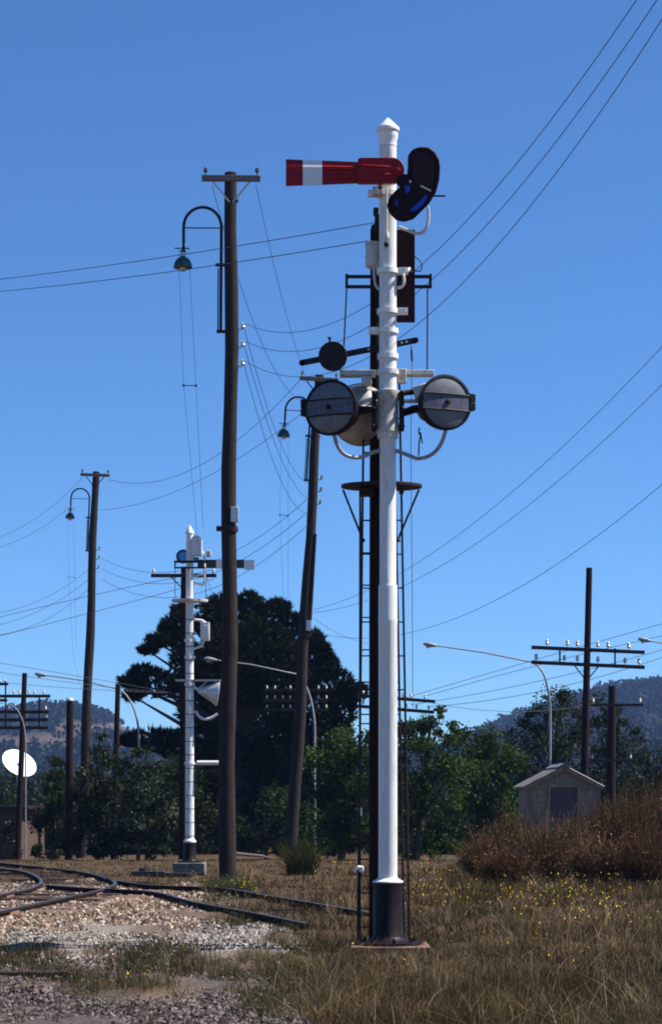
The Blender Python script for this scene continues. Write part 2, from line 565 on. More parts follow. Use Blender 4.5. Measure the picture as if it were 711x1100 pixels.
x, y, z = sample_ground(150000, -200, 420, 930, 1140)
bare, tan, pale, grey, weed = masks(x, y)
u = rng.random(len(x))
pick = u < tan * 0.8 * (1 - pale) * (1 - 0.8 * weed)
stones('ballast_stones', x[pick], y[pick], z[pick], 0.012 + 0.036 * rng.random(pick.sum()) ** 1.6, M['stone_tan'], 'tan broken stones of the railway ballast around the rails')
u = rng.random(len(x))
pick = u < pale * 0.75 * (1 - 0.8 * weed)
stones('pale_gravel', x[pick], y[pick], z[pick], 0.009 + 0.026 * rng.random(pick.sum()) ** 1.8, M['stone_pale'], 'pale grey loose stones spread in front of the ballast')
u = rng.random(len(x))
pick = u < np.maximum(grey * 0.55, bare * 0.55 * (1 - 0.6 * np.maximum(tan, pale))) * (1 - 0.6 * weed)
stones('cinder_gravel', x[pick], y[pick], z[pick], 0.007 + 0.026 * rng.random(pick.sum()) ** 2, M['stone_grey'], 'dark grey cinders and gravel at the bottom left')


# grass: every blade a bent tapering strip
def blades(name, x, y, z, h, wd, material, tint, lean=0.35, label=None, cat='grass', parent=None, kind='stuff', segs=2):
    n = len(x)
    if kind:                      # the sward is shorter and more grazed further off
        h = h * np.clip(1.0 - (y - 34) / 40.0, 0.38, 1.0)
    a = rng.uniform(0, 6.28, n)
    ln = np.abs(rng.normal(0, lean, n)) + 0.1
    dx, dy = np.cos(a), np.sin(a)
    wa = rng.uniform(0, 6.28, n)
    wx, wy = np.cos(wa), np.sin(wa) * 0.4
    V = []
    for k in range(segs + 1):
        t = k / segs
        off = ln * h * t * t
        ww = wd * (1 - t * 0.85) * 0.5
        cxp, cyp, czp = x + dx * off, y + dy * off, z + h * t * (1 - 0.25 * ln * t)
        V.append(np.stack([cxp - wx * ww, cyp - wy * ww, czp], 1))
        V.append(np.stack([cxp + wx * ww, cyp + wy * ww, czp], 1))
    V = np.stack(V, 1)
    k2 = 2 * (segs + 1)
    f = np.array([(2 * i, 2 * i + 1, 2 * i + 3, 2 * i + 2) for i in range(segs)])
    Fc = (f[None] + (np.arange(n) * k2)[:, None, None]).reshape(-1, 4)
    o = polymesh(name, V.reshape(-1, 3), Fc, material, np.repeat(tint, segs), parent)
    if kind:
        tag(o, label, cat, kind=kind)
    return o


def clumpy(x, y, s=1.0):
    return 0.5 + 0.5 * np.sin(x * 2.1 * s + 1.7 * np.sin(y * 0.9 * s)) * np.sin(y * 1.3 * s + 0.8 * np.sin(x * 1.6 * s))


def grass_ok(x, y):
    bare, tan, pale, grey, weed = masks(x, y)
    return np.clip(1 - bare + 0.45 * weed, 0, 1)


def near_footing(x, y):
    return np.exp(-(((x - 0.62) / 0.75) ** 2 + ((y - 21.2) / 1.0) ** 2))


def patch(x, y):
    """slow irregular variation of the sward, 0..1"""
    v = np.sin(x * 0.83 + 1.9 * np.sin(y * 0.41 + 0.6)) + np.sin(y * 1.27 - 1.1 * np.sin(x * 1.13)) + 0.7 * np.sin(x * 2.9 + y * 2.3 + 1.5 * np.sin(y * 1.9)) + 0.6 * np.sin(4.3 * x - 3.1 * y)
    return np.clip(0.5 + v / 4.6, 0, 1)


# short undergrass everywhere
x, y, z = sample_ground(112000, -230, 1200, 907, 1150)
keep = rng.random(len(x)) < grass_ok(x, y) * (0.55 + 0.45 * patch(x + 9, y))
x, y, z = x[keep], y[keep], z[keep]
h = (0.06 + 0.15 * rng.random(len(x))) * (1 - 0.6 * near_footing(x, y))
tint = np.clip(0.02 + 0.40 * rng.random(len(x)) + 0.55 * (patch(x, y) - 0.5), 0, 1)
blades('dry_grass', x, y, z, h, np.maximum(0.006, y / F * 0.95) * rng.uniform(0.6, 1.3, len(x)), M['grass'], tint, 1.0, segs=2, label='short dry brown grass covering the ground around the tall signal')
# tussocks of longer grass, each leaning its own way
x, y, z = sample_ground(6800, -230, 1200, 912, 1160)
keep = rng.random(len(x)) < grass_ok(x, y) * (0.35 + 0.65 * patch(x, y))
cx_, cy_ = x[keep], y[keep]
nb = 24
sp_ = rng.uniform(0.04, 0.16, len(cx_)) * np.maximum(1, cy_ / 30)
x = (cx_[:, None] + rng.normal(0, 1, (len(cx_), nb)) * sp_[:, None]).ravel()
y = (cy_[:, None] + rng.normal(0, 1, (len(cx_), nb)) * sp_[:, None]).ravel()
ht = np.repeat((0.07 + 0.36 * rng.random(len(cx_)) ** 1.5) * (0.7 + 0.5 * patch(cx_, cy_)), nb)
tb = np.repeat(np.clip(rng.normal(0.40, 0.22, len(cx_)) + 0.75 * (patch(cx_ * 1.7 + 3, cy_ * 1.4) - 0.5), 0.02, 0.95), nb)
h = ht * rng.uniform(0.5, 1.15, len(x)) * (1 - 0.85 * near_footing(x, y))
px, _ = to_px(x, y, np.zeros_like(x))
h = np.where(px < 335, h * 0.55, h)
tint = np.clip(tb + rng.normal(0, 0.12, len(x)), 0, 1)
blades('long_grass', x, y, -0.65 * smooth(50, 80, y), h, np.maximum(0.0045, y / F * 0.75) * rng.uniform(0.6, 1.2, len(x)), M['grass'], tint, 0.75, segs=3, label='tussocks of longer dry straw coloured grass across the field')
# taller straw growing into the foot of the dry shrubs
n_ = 520
qx_, qy_ = rng.uniform(480, 860, n_), rng.uniform(930, 968, n_)
cy_ = H * F / (qy_ - HY)
cx_ = (qx_ - CX) / F * cy_
nb = 26
x = (cx_[:, None] + rng.normal(0, 0.14, (n_, nb))).ravel()
y = (cy_[:, None] + rng.normal(0, 0.2, (n_, nb))).ravel()
h = np.repeat(rng.uniform(0.12, 0.38, n_), nb) * rng.uniform(0.5, 1.1, len(x))
blades('tall_straw', x, y, np.zeros(len(x)), h, np.full(len(x), 0.014) * rng.uniform(0.6, 1.2, len(x)), M['grass'], np.clip(np.repeat(rng.normal(0.45, 0.2, n_), nb) + rng.normal(0, 0.1, len(x)), 0, 1), 0.6, segs=3, label='taller straw coloured grass along the foot of the dry shrubs')
# pale dead stalks, some broken over
x, y, z = sample_ground(3000, -230, 1150, 925, 1150)
keep = rng.random(len(x)) < grass_ok(x, y)
x, y, z = x[keep], y[keep], z[keep]
h = rng.uniform(0.2, 0.5, len(x)) * (1 - 0.9 * near_footing(x, y))
blades('dead_stalks', x, y, z, h, np.maximum(0.0045, y / F * 0.6), M['grass'], rng.uniform(0.8, 1.0, len(x)), 1.1, segs=3, label='pale dead grass stalks bent over in the field')

x, y, z = sample_ground(90000, -200, 900, 918, 1150)
bare, tan, pale, grey, weed = masks(x, y)
px, py = to_px(x, y, np.zeros_like(x))
green = np.maximum(weed, 0.65 * smooth(0.45, 0.78, patch(x + 31, y - 7)) * (1 - bare))
keep = rng.random(len(x)) < green * 0.8
x, y, z, px, py = x[keep], y[keep], z[keep], px[keep], py[keep]
h = 0.05 + 0.14 * rng.random(len(x)) ** 1.6
front = np.exp(-(((x - 0.62) / 0.75) ** 2 + ((y - 21.2) / 1.0) ** 2))
h *= 1 - 0.8 * front
blades('green_weeds', x, y, z, h, np.maximum(0.007, y / F * 1.0), M['weed'], rng.random(len(x)), 0.5, 'patches of green weeds in the gravel and the dry grass', 'weeds')

# yellow flower heads
fx, fy, fz = [], [], []
for (cx, cy, sx, sy, n) in [(640, 945, 70, 22, 150), (560, 960, 80, 18, 90), (470, 960, 45, 18, 55), (640, 985, 80, 20, 45), (455, 935, 25, 8, 14), (260, 952, 22, 9, 26), (345, 938, 14, 5, 5),
                            (380, 985, 40, 40, 9), (560, 1035, 110, 22, 12), (150, 1055, 10, 4, 3), (370, 930, 12, 6, 7)]:
    qx = rng.normal(cx, sx * 0.6, n)
    qy = np.clip(rng.normal(cy, sy * 0.6, n), 925, 1075)
    d = H * F / (qy + 14 - HY)
    fx.append((qx - CX) / F * d)
    fy.append(d)
    fz.append(np.full(n, 0.0) + rng.uniform(0.16, 0.34, n))
fx, fy, fz = map(np.concatenate, (fx, fy, fz))
n = len(fx)
ang = np.arange(6) / 6 * 2 * math.pi
rad = rng.uniform(0.005, 0.0105, n)
tl = rng.normal(0, 0.5, (n, 2))
V = np.stack([fx[:, None] + rad[:, None] * np.cos(ang), fy[:, None] + rad[:, None] * np.sin(ang),
              fz[:, None] + rad[:, None] * (tl[:, :1] * np.cos(ang) + (tl[:, 1:] + 0.9) * np.sin(ang))], -1)
o = polymesh('yellow_flowers', V.reshape(-1, 3), np.arange(n * 6).reshape(n, 6), M['flower'], rng.random(n))
tag(o, 'small yellow wildflowers scattered through the dry grass', 'flowers', kind='stuff')


# ------------------------------------------------------------------ tall signal in front
SD = 22.0
sig = empty('semaphore_signal', base_at(416.5, SD), 'tall white semaphore signal with red and white arm, ladder and black base', 'railway signal')


def sx(px):
    return (px - 416.5) / 100.0


def sz(py):
    return (1020.0 - py) / 100.0


MB().box((0.02, 0.0, 0.02), (0.84, 0.80, 0.07)).build('footing', M['rust'], sig, 0.01)
bs = MB().lathe([(0.365, 0.056), (0.365, 0.083), (0.24, 0.088), (0.185, 0.115), (0.158, 0.15), (0.158, 0.715), (0.162, 0.72)], 40)
for k in range(8):
    a = k * math.pi / 4 + 0.2
    bs.lathe([(0.022, 0.0), (0.022, 0.025), (0.012, 0.03), (0.012, 0.05)], 6, (0.29 * math.cos(a), 0.29 * math.sin(a), 0.084))
base_o = bs.build('base', M['blacksheen'], sig)
MB().lathe([(0.166, 0.722), (0.164, 0.735), (0.13, 0.752), (0.106, 0.768), (0.103, 0.785)], 40).build('base_collar', M['white'], sig)
MB().lathe([(0.101, 0.784), (0.1005, 3.50), (0.103, 3.515), (0.103, 3.55), (0.1005, 3.565), (0.1005, 3.89), (0.098, 3.91), (0.0885, 3.93), (0.0875, 5.2), (0.089, 5.55)], 40).build('mast', M['white'], sig)
ml = MB().lathe([(0.0925, 5.552), (0.0925, 8.62)], 40)
up = ml.build('upper_mast', M['grimy'], sig)
# finial
MB().lathe([(0.0957, 8.622), (0.0957, 8.69), (0.108, 8.715), (0.108, 8.765), (0.098, 8.772), (0.122, 8.79), (0.125, 8.815), (0.122, 8.822), (0.016, 8.925), (0.003, 8.935)], 32).build('finial', M['cap'], sig)
# bands and their bolted lugs
for py, r, ear in [(209, 0.118, -1), (292, 0.12, 1), (335, 0.118, 1), (356, 0.112, -1), (383, 0.112, 0), (400, 0.116, 0), (468, 0.112, 0)]:
    b_ = MB().lathe([(0.0958, -0.03), (r, -0.026), (r, 0.026), (0.0958, 0.03)], 32, (0, 0, sz(py)))
    if ear:
        b_.box((ear * (r + 0.045), -0.03, sz(py)), (0.10, 0.05, 0.07))
        b_.lathe([(0.018, 0), (0.018, 0.05)], 8, (ear * (r + 0.05), -0.05, sz(py)), (0, -1, 0))
    b_.build('clamp_band', M['cap'] if py < 390 else M['white'], sig)
for py in (640, 668):
    pass
# sleeve that carries the floodlights
sl = MB().lathe([(0.0958, sz(466)), (0.122, sz(465)), (0.122, sz(456)), (0.112, sz(454)), (0.112, sz(430)), (0.126, sz(428)), (0.126, sz(420)), (0.0958, sz(419))], 32)
for s_ in (-1, 1):
    lg_ = MB().box((s_ * 0.148, -0.02, sz(442)), (0.05, 0.13, 0.42))
    for py in (424, 441, 460):
        lg_.lathe([(0.025, 0), (0.025, 0.04), (0.014, 0.045), (0.014, 0.06)], 8, (s_ * 0.155, -0.086, sz(py)), (0, -1, 0))
    lg_.build('sleeve_lug', M['iron'], sig, 0.005)
sl.build('floodlight_sleeve', M['dullwhite'], sig, 0.004)
# signal arm: pressed blade with two ridges, tip + white band + root
arm = MB()


def arm_sec(x, hh, rd):
    pr = [(-1, 0), (-0.62, 0), (-0.48, rd), (-0.26, rd), (-0.12, 0), (0.12, 0), (0.26, rd), (0.48, rd), (0.62, 0), (1, 0)]
    front = [(x, -0.185 - q, 8.29 + p * hh) for p, q in pr]
    back = [(x, -0.170, 8.29 + p * hh) for p, q in reversed(pr)]
    return front + back


def arm_span(x0, h0, x1, h1, r0, r1, mi):
    arm.mi = mi
    a, b = arm_sec(x0, h0, r0), arm_sec(x1, h1, r1)
    n_ = len(a)
    fs = [(i, (i + 1) % n_, (i + 1) % n_ + n_, i + n_) for i in range(n_)]
    fs = [f[::-1] for f in fs] + [tuple(range(n_)), tuple(range(2 * n_ - 1, n_ - 1, -1))]
    arm._add(a + b, fs)


arm_span(sx(307.5), 0.142, sx(325.5), 0.135, 0.004, 0.008, 0)
arm_span(sx(325.6), 0.135, sx(346), 0.128, 0.008, 0.014, 1)
arm_span(sx(346.1), 0.128, sx(386), 0.112, 0.014, 0.02, 0)
arm.build('signal_arm', [M['red'], M['armwhite']], sig)
rt = MB()
pts = [(sx(384), 8.29 - 0.125), (sx(384), 8.29 + 0.135), (sx(388), 8.29 + 0.145), (sx(421), 8.29 + 0.145)] + \
      [(sx(421) + 0.125 * math.sin(R(t)), 8.29 + 0.01 + 0.135 * math.cos(R(t))) for t in range(10, 171, 20)] + [(sx(421), 8.29 - 0.125)]
rt.prism_y(pts, -0.235, -0.165)
for dz in (0.055, -0.045):
    rt.tube([(sx(388), -0.238, 8.29 + dz), (sx(418), -0.238, 8.29 + dz * 0.8)], [0.016, 0.012], 8)
rt.lathe([(0.045, 0), (0.045, 0.03), (0.02, 0.035), (0.02, 0.06)], 16, (sx(427), -0.235, 8.28), (0, -1, 0))
rt.build('arm_root', M['red'], sig, 0.006)
# spectacle casting with its glasses
sp = MB()


def zp(lst):
    return [(sx(395 + 0.1273 * a), sz(120 + 0.1273 * b)) for a, b in lst]


outline = zp([(340, 440), (375, 395), (430, 375), (500, 380), (550, 415), (578, 470), (588, 540), (580, 640), (555, 740), (500, 830), (410, 920),
              (370, 960), (300, 980), (240, 970), (190, 920), (165, 860), (180, 800), (230, 740), (275, 705), (240, 660), (260, 610), (300, 600), (332, 610), (338, 540)])
sp.prism_y(outline, -0.27, -0.245)
for k in range(len(outline)):
    a, b = outline[k], outline[(k + 1) % len(outline)]
    sp.tube([(a[0], -0.272, a[1]), (b[0], -0.272, b[1])], 0.014, 6)
spec = sp.build('spectacle', M['maroon'], sig)
for q in ([(300, 700), (350, 690), (345, 735), (315, 760)], [(480, 765), (492, 785), (455, 850), (390, 905), (345, 905), (380, 860), (430, 820)], [(232, 800), (246, 820), (240, 870), (225, 850)]):
    MB().prism_y(zp(q), -0.287, -0.274).build('lens', M['blue'], spec, label='deep blue patch painted as light coming through the signal spectacle glass')  # light through the blue glass, painted as raised blue patches
MB().prism_y(zp([(375, 440), (430, 410), (500, 415), (545, 470), (555, 560), (535, 690), (440, 690), (380, 640), (370, 540)]), -0.284, -0.274).build('lens', mat('dark_red_glass', (0.035, 0.004, 0.007), 0.3, var=0.3, spec=0.2), spec, 0.004, 'dark red glass of the signal spectacle')
MB().prism_y(zp([(438, 690), (522, 732), (520, 742), (434, 700)]), -0.30, -0.284).build('white_edge_strip', M['white'], spec)  # thin white strip along the edge between the glasses
MB().lathe([(0.012, 0), (0.012, 0.02)], 10, (sx(439.5), -0.274, sz(203.5)), (0, -1, 0)).build('pivot_pin', M['white'], spec)
# lamp bracket hoop and rod right of the spectacle
lb = MB().tube([(sx(459), 0.02, sz(221))] + bez((sx(460), 0.02, sz(225)), (sx(462), 0.02, sz(251)), (sx(447), 0.02, sz(250.5)), 10) + [(sx(436), 0.02, sz(246)), (sx(428), 0.02, sz(243))], 0.018, 8)
lb.build('lamp_conduit', M['galv'], sig)
MB().box((sx(463), -0.22, sz(217)), (0.28, 0.02, 0.014)).build('spectacle_stop', M['iron'], sig)
# arm pivot bracket, down rod
pb = MB().box((sx(405), -0.1, sz(209)), (0.10, 0.10, 0.09)).box((sx(408), -0.1, sz(197)), (0.05, 0.1, 0.22)).lathe([(0.03, 0), (0.03, 0.05)], 10, (sx(402), -0.15, sz(211)), (0, -1, 0))
pb.build('pivot_bracket', M['dullwhite'], sig, 0.005)
MB().tube([(sx(415), -0.15, sz(204)), (sx(415), -0.12, sz(255))], 0.011, 8).lathe([(0.02, -0.03), (0.025, 0.0), (0.02, 0.03)], 10, (sx(415), -0.12, sz(256))).build('down_rod', M['white'], sig)
MB().lathe([(0.02, 0), (0.026, 0.01), (0.026, 0.05), (0.015, 0.06)], 10, (sx(414.5), -0.10, sz(266)), (0, -1, 0)).build('bolt', M['iron'], sig)
# dark board and rear post behind the mast
MB().box((sx(425), 0.26, (sz(240) + sz(340)) / 2), (0.43, 0.05, 1.0)).build('backing_board', M['maroon'], sig, 0.004)
MB().lathe([(0.082, 0.02), (0.078, 3.5), (0.070, 6.2), (0.065, 7.85), (0.05, 7.90)], 16, (-0.115, 0.42, 0)).build('rear_post', M['darkwood'], sig)
# small cylinder box with cap (left, high)
MB().lathe([(0.05, -0.16), (0.078, -0.14), (0.078, -0.05), (0.085, -0.045), (0.085, -0.03), (0.078, -0.02), (0.078, 0.085), (0.085, 0.09), (0.08, 0.115), (0.03, 0.13)], 20, (sx(400.5), 0.12, sz(269))).build('terminal_box', M['dullwhite'], sig)
MB().box((sx(405), 0.12, sz(236)), (0.05, 0.06, 0.16)).lathe([(0.03, 0), (0.03, 0.08)], 10, (sx(404), 0.12, sz(228))).build('insulator_bracket', M['iron'], sig)
MB().tube(bez((sx(402), 0.1, sz(284)), (sx(401), 0.05, sz(308)), (sx(408), -0.02, sz(312)), 8), 0.014, 8).build('cable', M['dullwhite'], sig)
MB().tube(bez((sx(427), 0.0, sz(309)), (sx(436), -0.05, sz(311)), (sx(433), -0.05, sz(296)), 8) + [(sx(435), 0.0, sz(293)), (sx(440), 0.1, sz(286))], 0.016, 8).build('cable', M['white'], sig)
MB().tube(bez((sx(446), 0.2, sz(270)), (sx(458), 0.2, sz(278)), (sx(452), 0.2, sz(286)), 8) + [(sx(444), 0.2, sz(286)), (sx(435), 0.1, sz(291))], 0.007, 6).build('cable', M['iron'], sig)
# upper guard rail (two bars round the back), stanchion rods, plank landing
gr = MB()
for py in (289.5, 300.5):
    gr.box((sx(418), 0.30, sz(py)), (0.92, 0.035, 0.032))
    for s_ in (-1, 1):
        gr.box((sx(418) + s_ * 0.455, 0.27, sz(py)), (0.028, 0.09, 0.026))
for s_ in (-1, 1):
    gr.box((sx(418) + s_ * 0.455, 0.30, sz(295)), (0.03, 0.032, 0.14))
gr.build('guard_rail', M['iron'], sig)
for xa, xb, pb_ in ((372.5, 369.5, 366), (460.5, 460, 393)):
    MB().tube([(sx(xa), 0.30, sz(303)), (sx(xb), 0.30, sz(pb_))], 0.008, 6).build('stanchion', M['iron'], sig)
MB().box((sx(384.5), 0.25, sz(396.5)), (0.39, 0.16, 0.055)).build('landing_plank', M['dullwhite'], sig, 0.004)
MB().box((sx(452), 0.25, sz(396)), (0.30, 0.16, 0.05)).build('landing_plank', M['white'], sig, 0.004)
MB().box((sx(394), 0.22, sz(405)), (0.11, 0.10, 0.10)).build('landing_bracket', M['dullwhite'], sig, 0.006)
MB().box((sx(431), 0.20, sz(400)), (0.12, 0.10, 0.15)).build('landing_bracket', M['dullwhite'], sig, 0.006)
MB().tube([(sx(442), 0.15, sz(368)), (sx(441.8), 0.1, sz(376))], 0.006, 6).tube([(sx(441.8), 0, sz(376)), (sx(442.4), 0, sz(388))], 0.011, 6).tube([(sx(442.4), 0, sz(388)), (sx(441), 0.0, sz(470)), (sx(442.5), 0.02, sz(620)), (sx(443.5), 0.05, sz(760))], 0.0035, 5).build('pull_wire', M['iron'], sig)
# balance lever with round weight
ang_ = math.atan2(387 - 362, 448 - 322)
lv = MB()
rot = Matrix.Rotation(-ang_, 3, 'Y')
for a, b in ((321.5, 346), (366, 449)):
    ca = (a + b) / 2
    zc = sz(387 - (ca - 322) * math.tan(ang_))
    ln_ = (b - a) / 100 / math.cos(ang_)
    lv.box((sx(ca), 0.15, zc), (ln_ - 0.05, 0.025, 0.062), rot)
for a in (324, 447):
    zc = sz(387 - (a - 322) * math.tan(ang_))
    lv.lathe([(0.031, 0), (0.031, 0.025)], 14, (sx(a), 0.1375, zc), (0, 1, 0))
lever = lv.build('balance_lever', M['iron'], sig)
MB().lathe([(0.15, -0.042), (0.155, -0.037), (0.155, 0.037), (0.15, 0.042)], 36, (sx(357.5), 0.15, sz(379.5)), (0, 1, 0)).lathe([(0.012, 0), (0.012, 0.03), (0.022, 0.034), (0.022, 0.045)], 8, (sx(354), 0.15, sz(363.5))).build('weight', M['iron'], lever)
for a in (396, 432, 437):
    zc = sz(387 - (a - 322) * math.tan(ang_))
    MB().lathe([(0.012, 0), (0.012, 0.012)], 10, (sx(a), 0.137, zc), (0, -1, 0)).build('pin', M['galv'], lever)


# three round floodlights
def floodlight(cx, cy, y, rad, yaw, mount, hinge):
    root_axis = Vector((math.sin(R(yaw)), -math.cos(R(yaw)), 0.0))
    c = Vector((sx(cx), y, sz(cy)))
    side = Vector((root_axis.y, -root_axis.x, 0))        # horizontal, across the face
    rot = Matrix((side, root_axis, Vector((0, 0, 1)))).transposed()
    body = MB().lathe([(0.07, -0.50), (0.12, -0.47), (0.15, -0.38), (rad * 0.72, -0.22), (rad * 0.93, -0.12), (rad, -0.06), (rad, 0.0), (rad * 1.035, 0.005), (rad * 1.035, 0.03), (rad * 0.955, 0.035), (rad * 0.95, 0.02)], 44, c, root_axis)
    fl = body.build('floodlight', M['blacksheen'], sig)
    MB().lathe([(rad * 0.95, 0.021), (rad * 0.8, 0.034), (rad * 0.5, 0.05), (0.02, 0.058)], 44, c, root_axis).build('cover', M['cover'], fl)
    st = MB()
    n_ = 10
    vs, fs = [], []
    hb = 0.085
    for i in range(n_ + 1):
        t = -1 + 2 * i / n_
        u_ = t * rad * 0.955
        dep = 0.064 - 0.03 * t * t
        for zz, dd in ((-hb, dep - 0.02), (-hb, dep), (hb, dep), (hb, dep - 0.02)):
            vs.append(c + side * u_ + root_axis * dd + Vector((0, 0, zz)))
    for i in range(n_):
        for k in range(4):
            a = i * 4 + k
            b = i * 4 + (k + 1) % 4
            fs.append((a, a + 4, b + 4, b))
    st._add(vs, fs)
    strap = st.build('strap', M['strap'], fl)
    MB().lathe([(0.03, 0), (0.03, 0.012), (0.014, 0.016), (0.014, 0.03)], 10, c + root_axis * 0.064, root_axis).build('catch', M['iron'], fl)
    for dz in (0.083, -0.083):
        q = MB()
        for i in range(n_):
            pass
        MB().tube([c + side * (t * rad * 0.93) + root_axis * (0.069 - 0.03 * t * t) + Vector((0, 0, dz)) for t in [-1 + 0.2 * i for i in range(11)]], 0.009, 6).build('strap_edge', M['iron'], fl)
    hg = MB()
    for dz, hh in ((0.045, 0.09), (-0.045, 0.08)):
        hg.box(c + side * hinge * (rad * 1.06) + root_axis * 0.0 + Vector((0, 0, dz + 0.02)), (0.07, 0.09, hh), rot)
    hg.build('hinge', M['blacksheen'], fl, 0.006)
    back = c - root_axis * 0.46
    m_ = Vector(mount)
    MB().tube([back, (back + m_) / 2 + Vector((0, 0, 0.03)), m_], [0.06, 0.045, 0.04], 12).build('bracket', M['iron'], fl)
    MB().tube([back + Vector((0, 0.0, 0.1)), m_ + Vector((0, -0.03, 0.12))], 0.022, 8).build('stay', M['cap'], fl)
    return fl, c, root_axis


fl1, c1, ax1 = floodlight(355.5, 444, -0.30, 0.285, -24, (-0.15, -0.02, sz(441)), 1)
fl2, c2, ax2 = floodlight(476.5, 438, -0.28, 0.285, 22, (0.16, -0.02, sz(444)), -1)
# the third points away from us: only its rounded back shows
bk = MB().lathe([(0.02, -0.18), (0.12, -0.165), (0.22, -0.11), (0.29, -0.03), (0.335, 0.08), (0.335, 0.14), (0.345, 0.145), (0.345, 0.17), (0.31, 0.175)], 44, (sx(390), 0.36, sz(436)), (-0.12, 1, 0))
fl3 = bk.build('floodlight', M['greydome'], sig, label='grey floodlight turned away, its domed back showing')
MB().tube([(sx(390), 0.2, sz(436)), (-0.08, 0.06, sz(440))], [0.05, 0.04], 10).build('bracket', M['dullwhite'], fl3)
MB().box((sx(452), -0.02, sz(421)), (0.16, 0.14, 0.13), Matrix.Rotation(R(-18), 3, 'Y')).build('ballast_box', M['dullwhite'], sig, 0.012)
MB().tube([(sx(432), -0.03, sz(423)), (sx(446), -0.02, sz(421))], 0.03, 10).build('ballast_bracket', M['iron'], sig)
# looping supply conduits
MB().tube([c1 + Vector((0.03, 0.02, -0.27))] + bez(c1 + Vector((0.04, 0.02, -0.31)), (sx(365), -0.2, sz(499)), (sx(390), -0.08, sz(492)), 10) + [(sx(402), -0.04, sz(486)), (sx(409), -0.02, sz(484))], 0.021, 10).build('conduit', M['conduit'], sig)
MB().tube([c2 + Vector((0.01, 0.02, -0.27))] + bez(c2 + Vector((0.0, 0.02, -0.31)), (sx(470), -0.2, sz(496)), (sx(447), -0.08, sz(494)), 10) + [(sx(434), -0.04, sz(488)), (sx(424), -0.02, sz(484))], 0.021, 10).build('conduit', M['conduit'], sig)
MB().tube([(sx(450), -0.1, sz(461)), (sx(449), -0.1, sz(466)), (sx(451), -0.1, sz(470)), (sx(449.5), -0.1, sz(478)), (sx(449), -0.1, sz(491))], 0.008, 6).tube([(sx(451), -0.1, sz(466)), (sx(453), -0.1, sz(478))], 0.007, 6).build('loose_wire', M['iron'], sig)
# lower landing: half-moon plate behind the mast with two stays
el = [(0.44 * math.cos(R(t)), 0.30 + 0.27 * math.sin(R(t))) for t in range(0, 360, 10)]
pl = MB().prism_z([(x_ - 0.06, y_) for x_, y_ in el], sz(519.5), sz(516))
pl.build('landing', M['iron'], sig, 0.004)
MB().box((sx(394), 0.28, sz(525)), (0.16, 0.18, 0.07)).build('landing_joist', M['iron'], sig)
MB().box((sx(432), 0.28, sz(523)), (0.05, 0.18, 0.05)).build('landing_joist', M['iron'], sig)
for xa, xb in ((368.5, 390), (451, 428.5)):
    MB().tube([(sx(xa), 0.26, sz(522)), (sx(xb), 0.34, sz(575))], 0.012, 6).lathe([(0.02, -0.02), (0.028, 0), (0.02, 0.02)], 8, (sx(xb), 0.34, sz(576))).build('landing_stay', M['iron'], sig)


# ladder behind the mast, wider at the foot, and the older ladder behind it
def ladder(x0b, x1b, x0t, x1t, y, ztop, rungs, zlow):
    lad = empty_part('ladder', sig)
    for xb, xt in ((x0b, x0t), (x1b, x1t)):
        MB().tube([(sx(xb), y - 0.03, 0.03), (sx((xb + xt) / 2), y, ztop / 2), (sx(xt), y, ztop)], 0.0125, 6).build('stile', M['iron'], lad)
    z_ = zlow
    while z_ < ztop - 0.1:
        t = z_ / ztop
        xa, xb = x0b + (x0t - x0b) * t, x1b + (x1t - x1b) * t
        MB().tube([(sx(xa), y, z_), (sx(xb), y, z_)], 0.0085, 6).build('rung', M['iron'], lad)
        z_ += rungs


def empty_part(name, parent):
    o = bpy.data.objects.new(name, None)
    COL.objects.link(o)
    o.parent = parent
    return o


ladder(384.5, 441, 391.5, 430, 0.36, 6.2, 0.37, 0.22)
ladder(387.5, 437, 388.0, 427, 0.82, 5.1, 0.36, 0.40)
MB().tube(bez((sx(381), 0.3, sz(938)), (sx(385), 0.3, sz(930)), (sx(389), 0.32, sz(934)), 6), [0.015] * 3 + [0.022] * 4, 8).lathe([(0.02, 0), (0.03, 0.02), (0.03, 0.06), (0.01, 0.07)], 10, (sx(388.5), 0.32, sz(938))).build('cable_terminal', M['cloth'], sig)
MB().box((sx(388.5), 0.3, sz(872)), (0.02, 0.04, 0.09)).build('terminal_tag', M['cloth'], sig)

# ------------------------------------------------------------------ second signal, further away
S2 = 44.0
k2 = F / S2
s2 = empty('semaphore_signal', base_at(204, S2), 'smaller distant white semaphore signal on a concrete block, its arm seen from behind', 'railway signal')


def qx(px):
    return (px - 204.0) / k2


def qz(py):
    return (940.0 - py) / k2


MB().box((0, 0, 0.06), (0.68, 0.68, 0.42)).build('footing', M['concrete'], s2, 0.015)
MB().lathe([(0.27, 0.272), (0.27, 0.30), (0.17, 0.31), (0.135, 0.36), (0.13, 0.70), (0.135, qz(905))], 28).build('base', M['blacksheen'], s2)
MB().lathe([(0.138, qz(904.8)), (0.135, qz(903)), (0.095, qz(901)), (0.092, qz(820)), (0.085, qz(760)), (0.082, qz(660)), (0.075, qz(580))], 28).build('mast', M['white'], s2)
MB().lathe([(0.07, qz(580) + 0.002), (0.075, qz(574)), (0.095, qz(573)), (0.085, qz(571)), (0.01, qz(564.5)), (0, qz(564))], 24).build('finial', M['white'], s2)
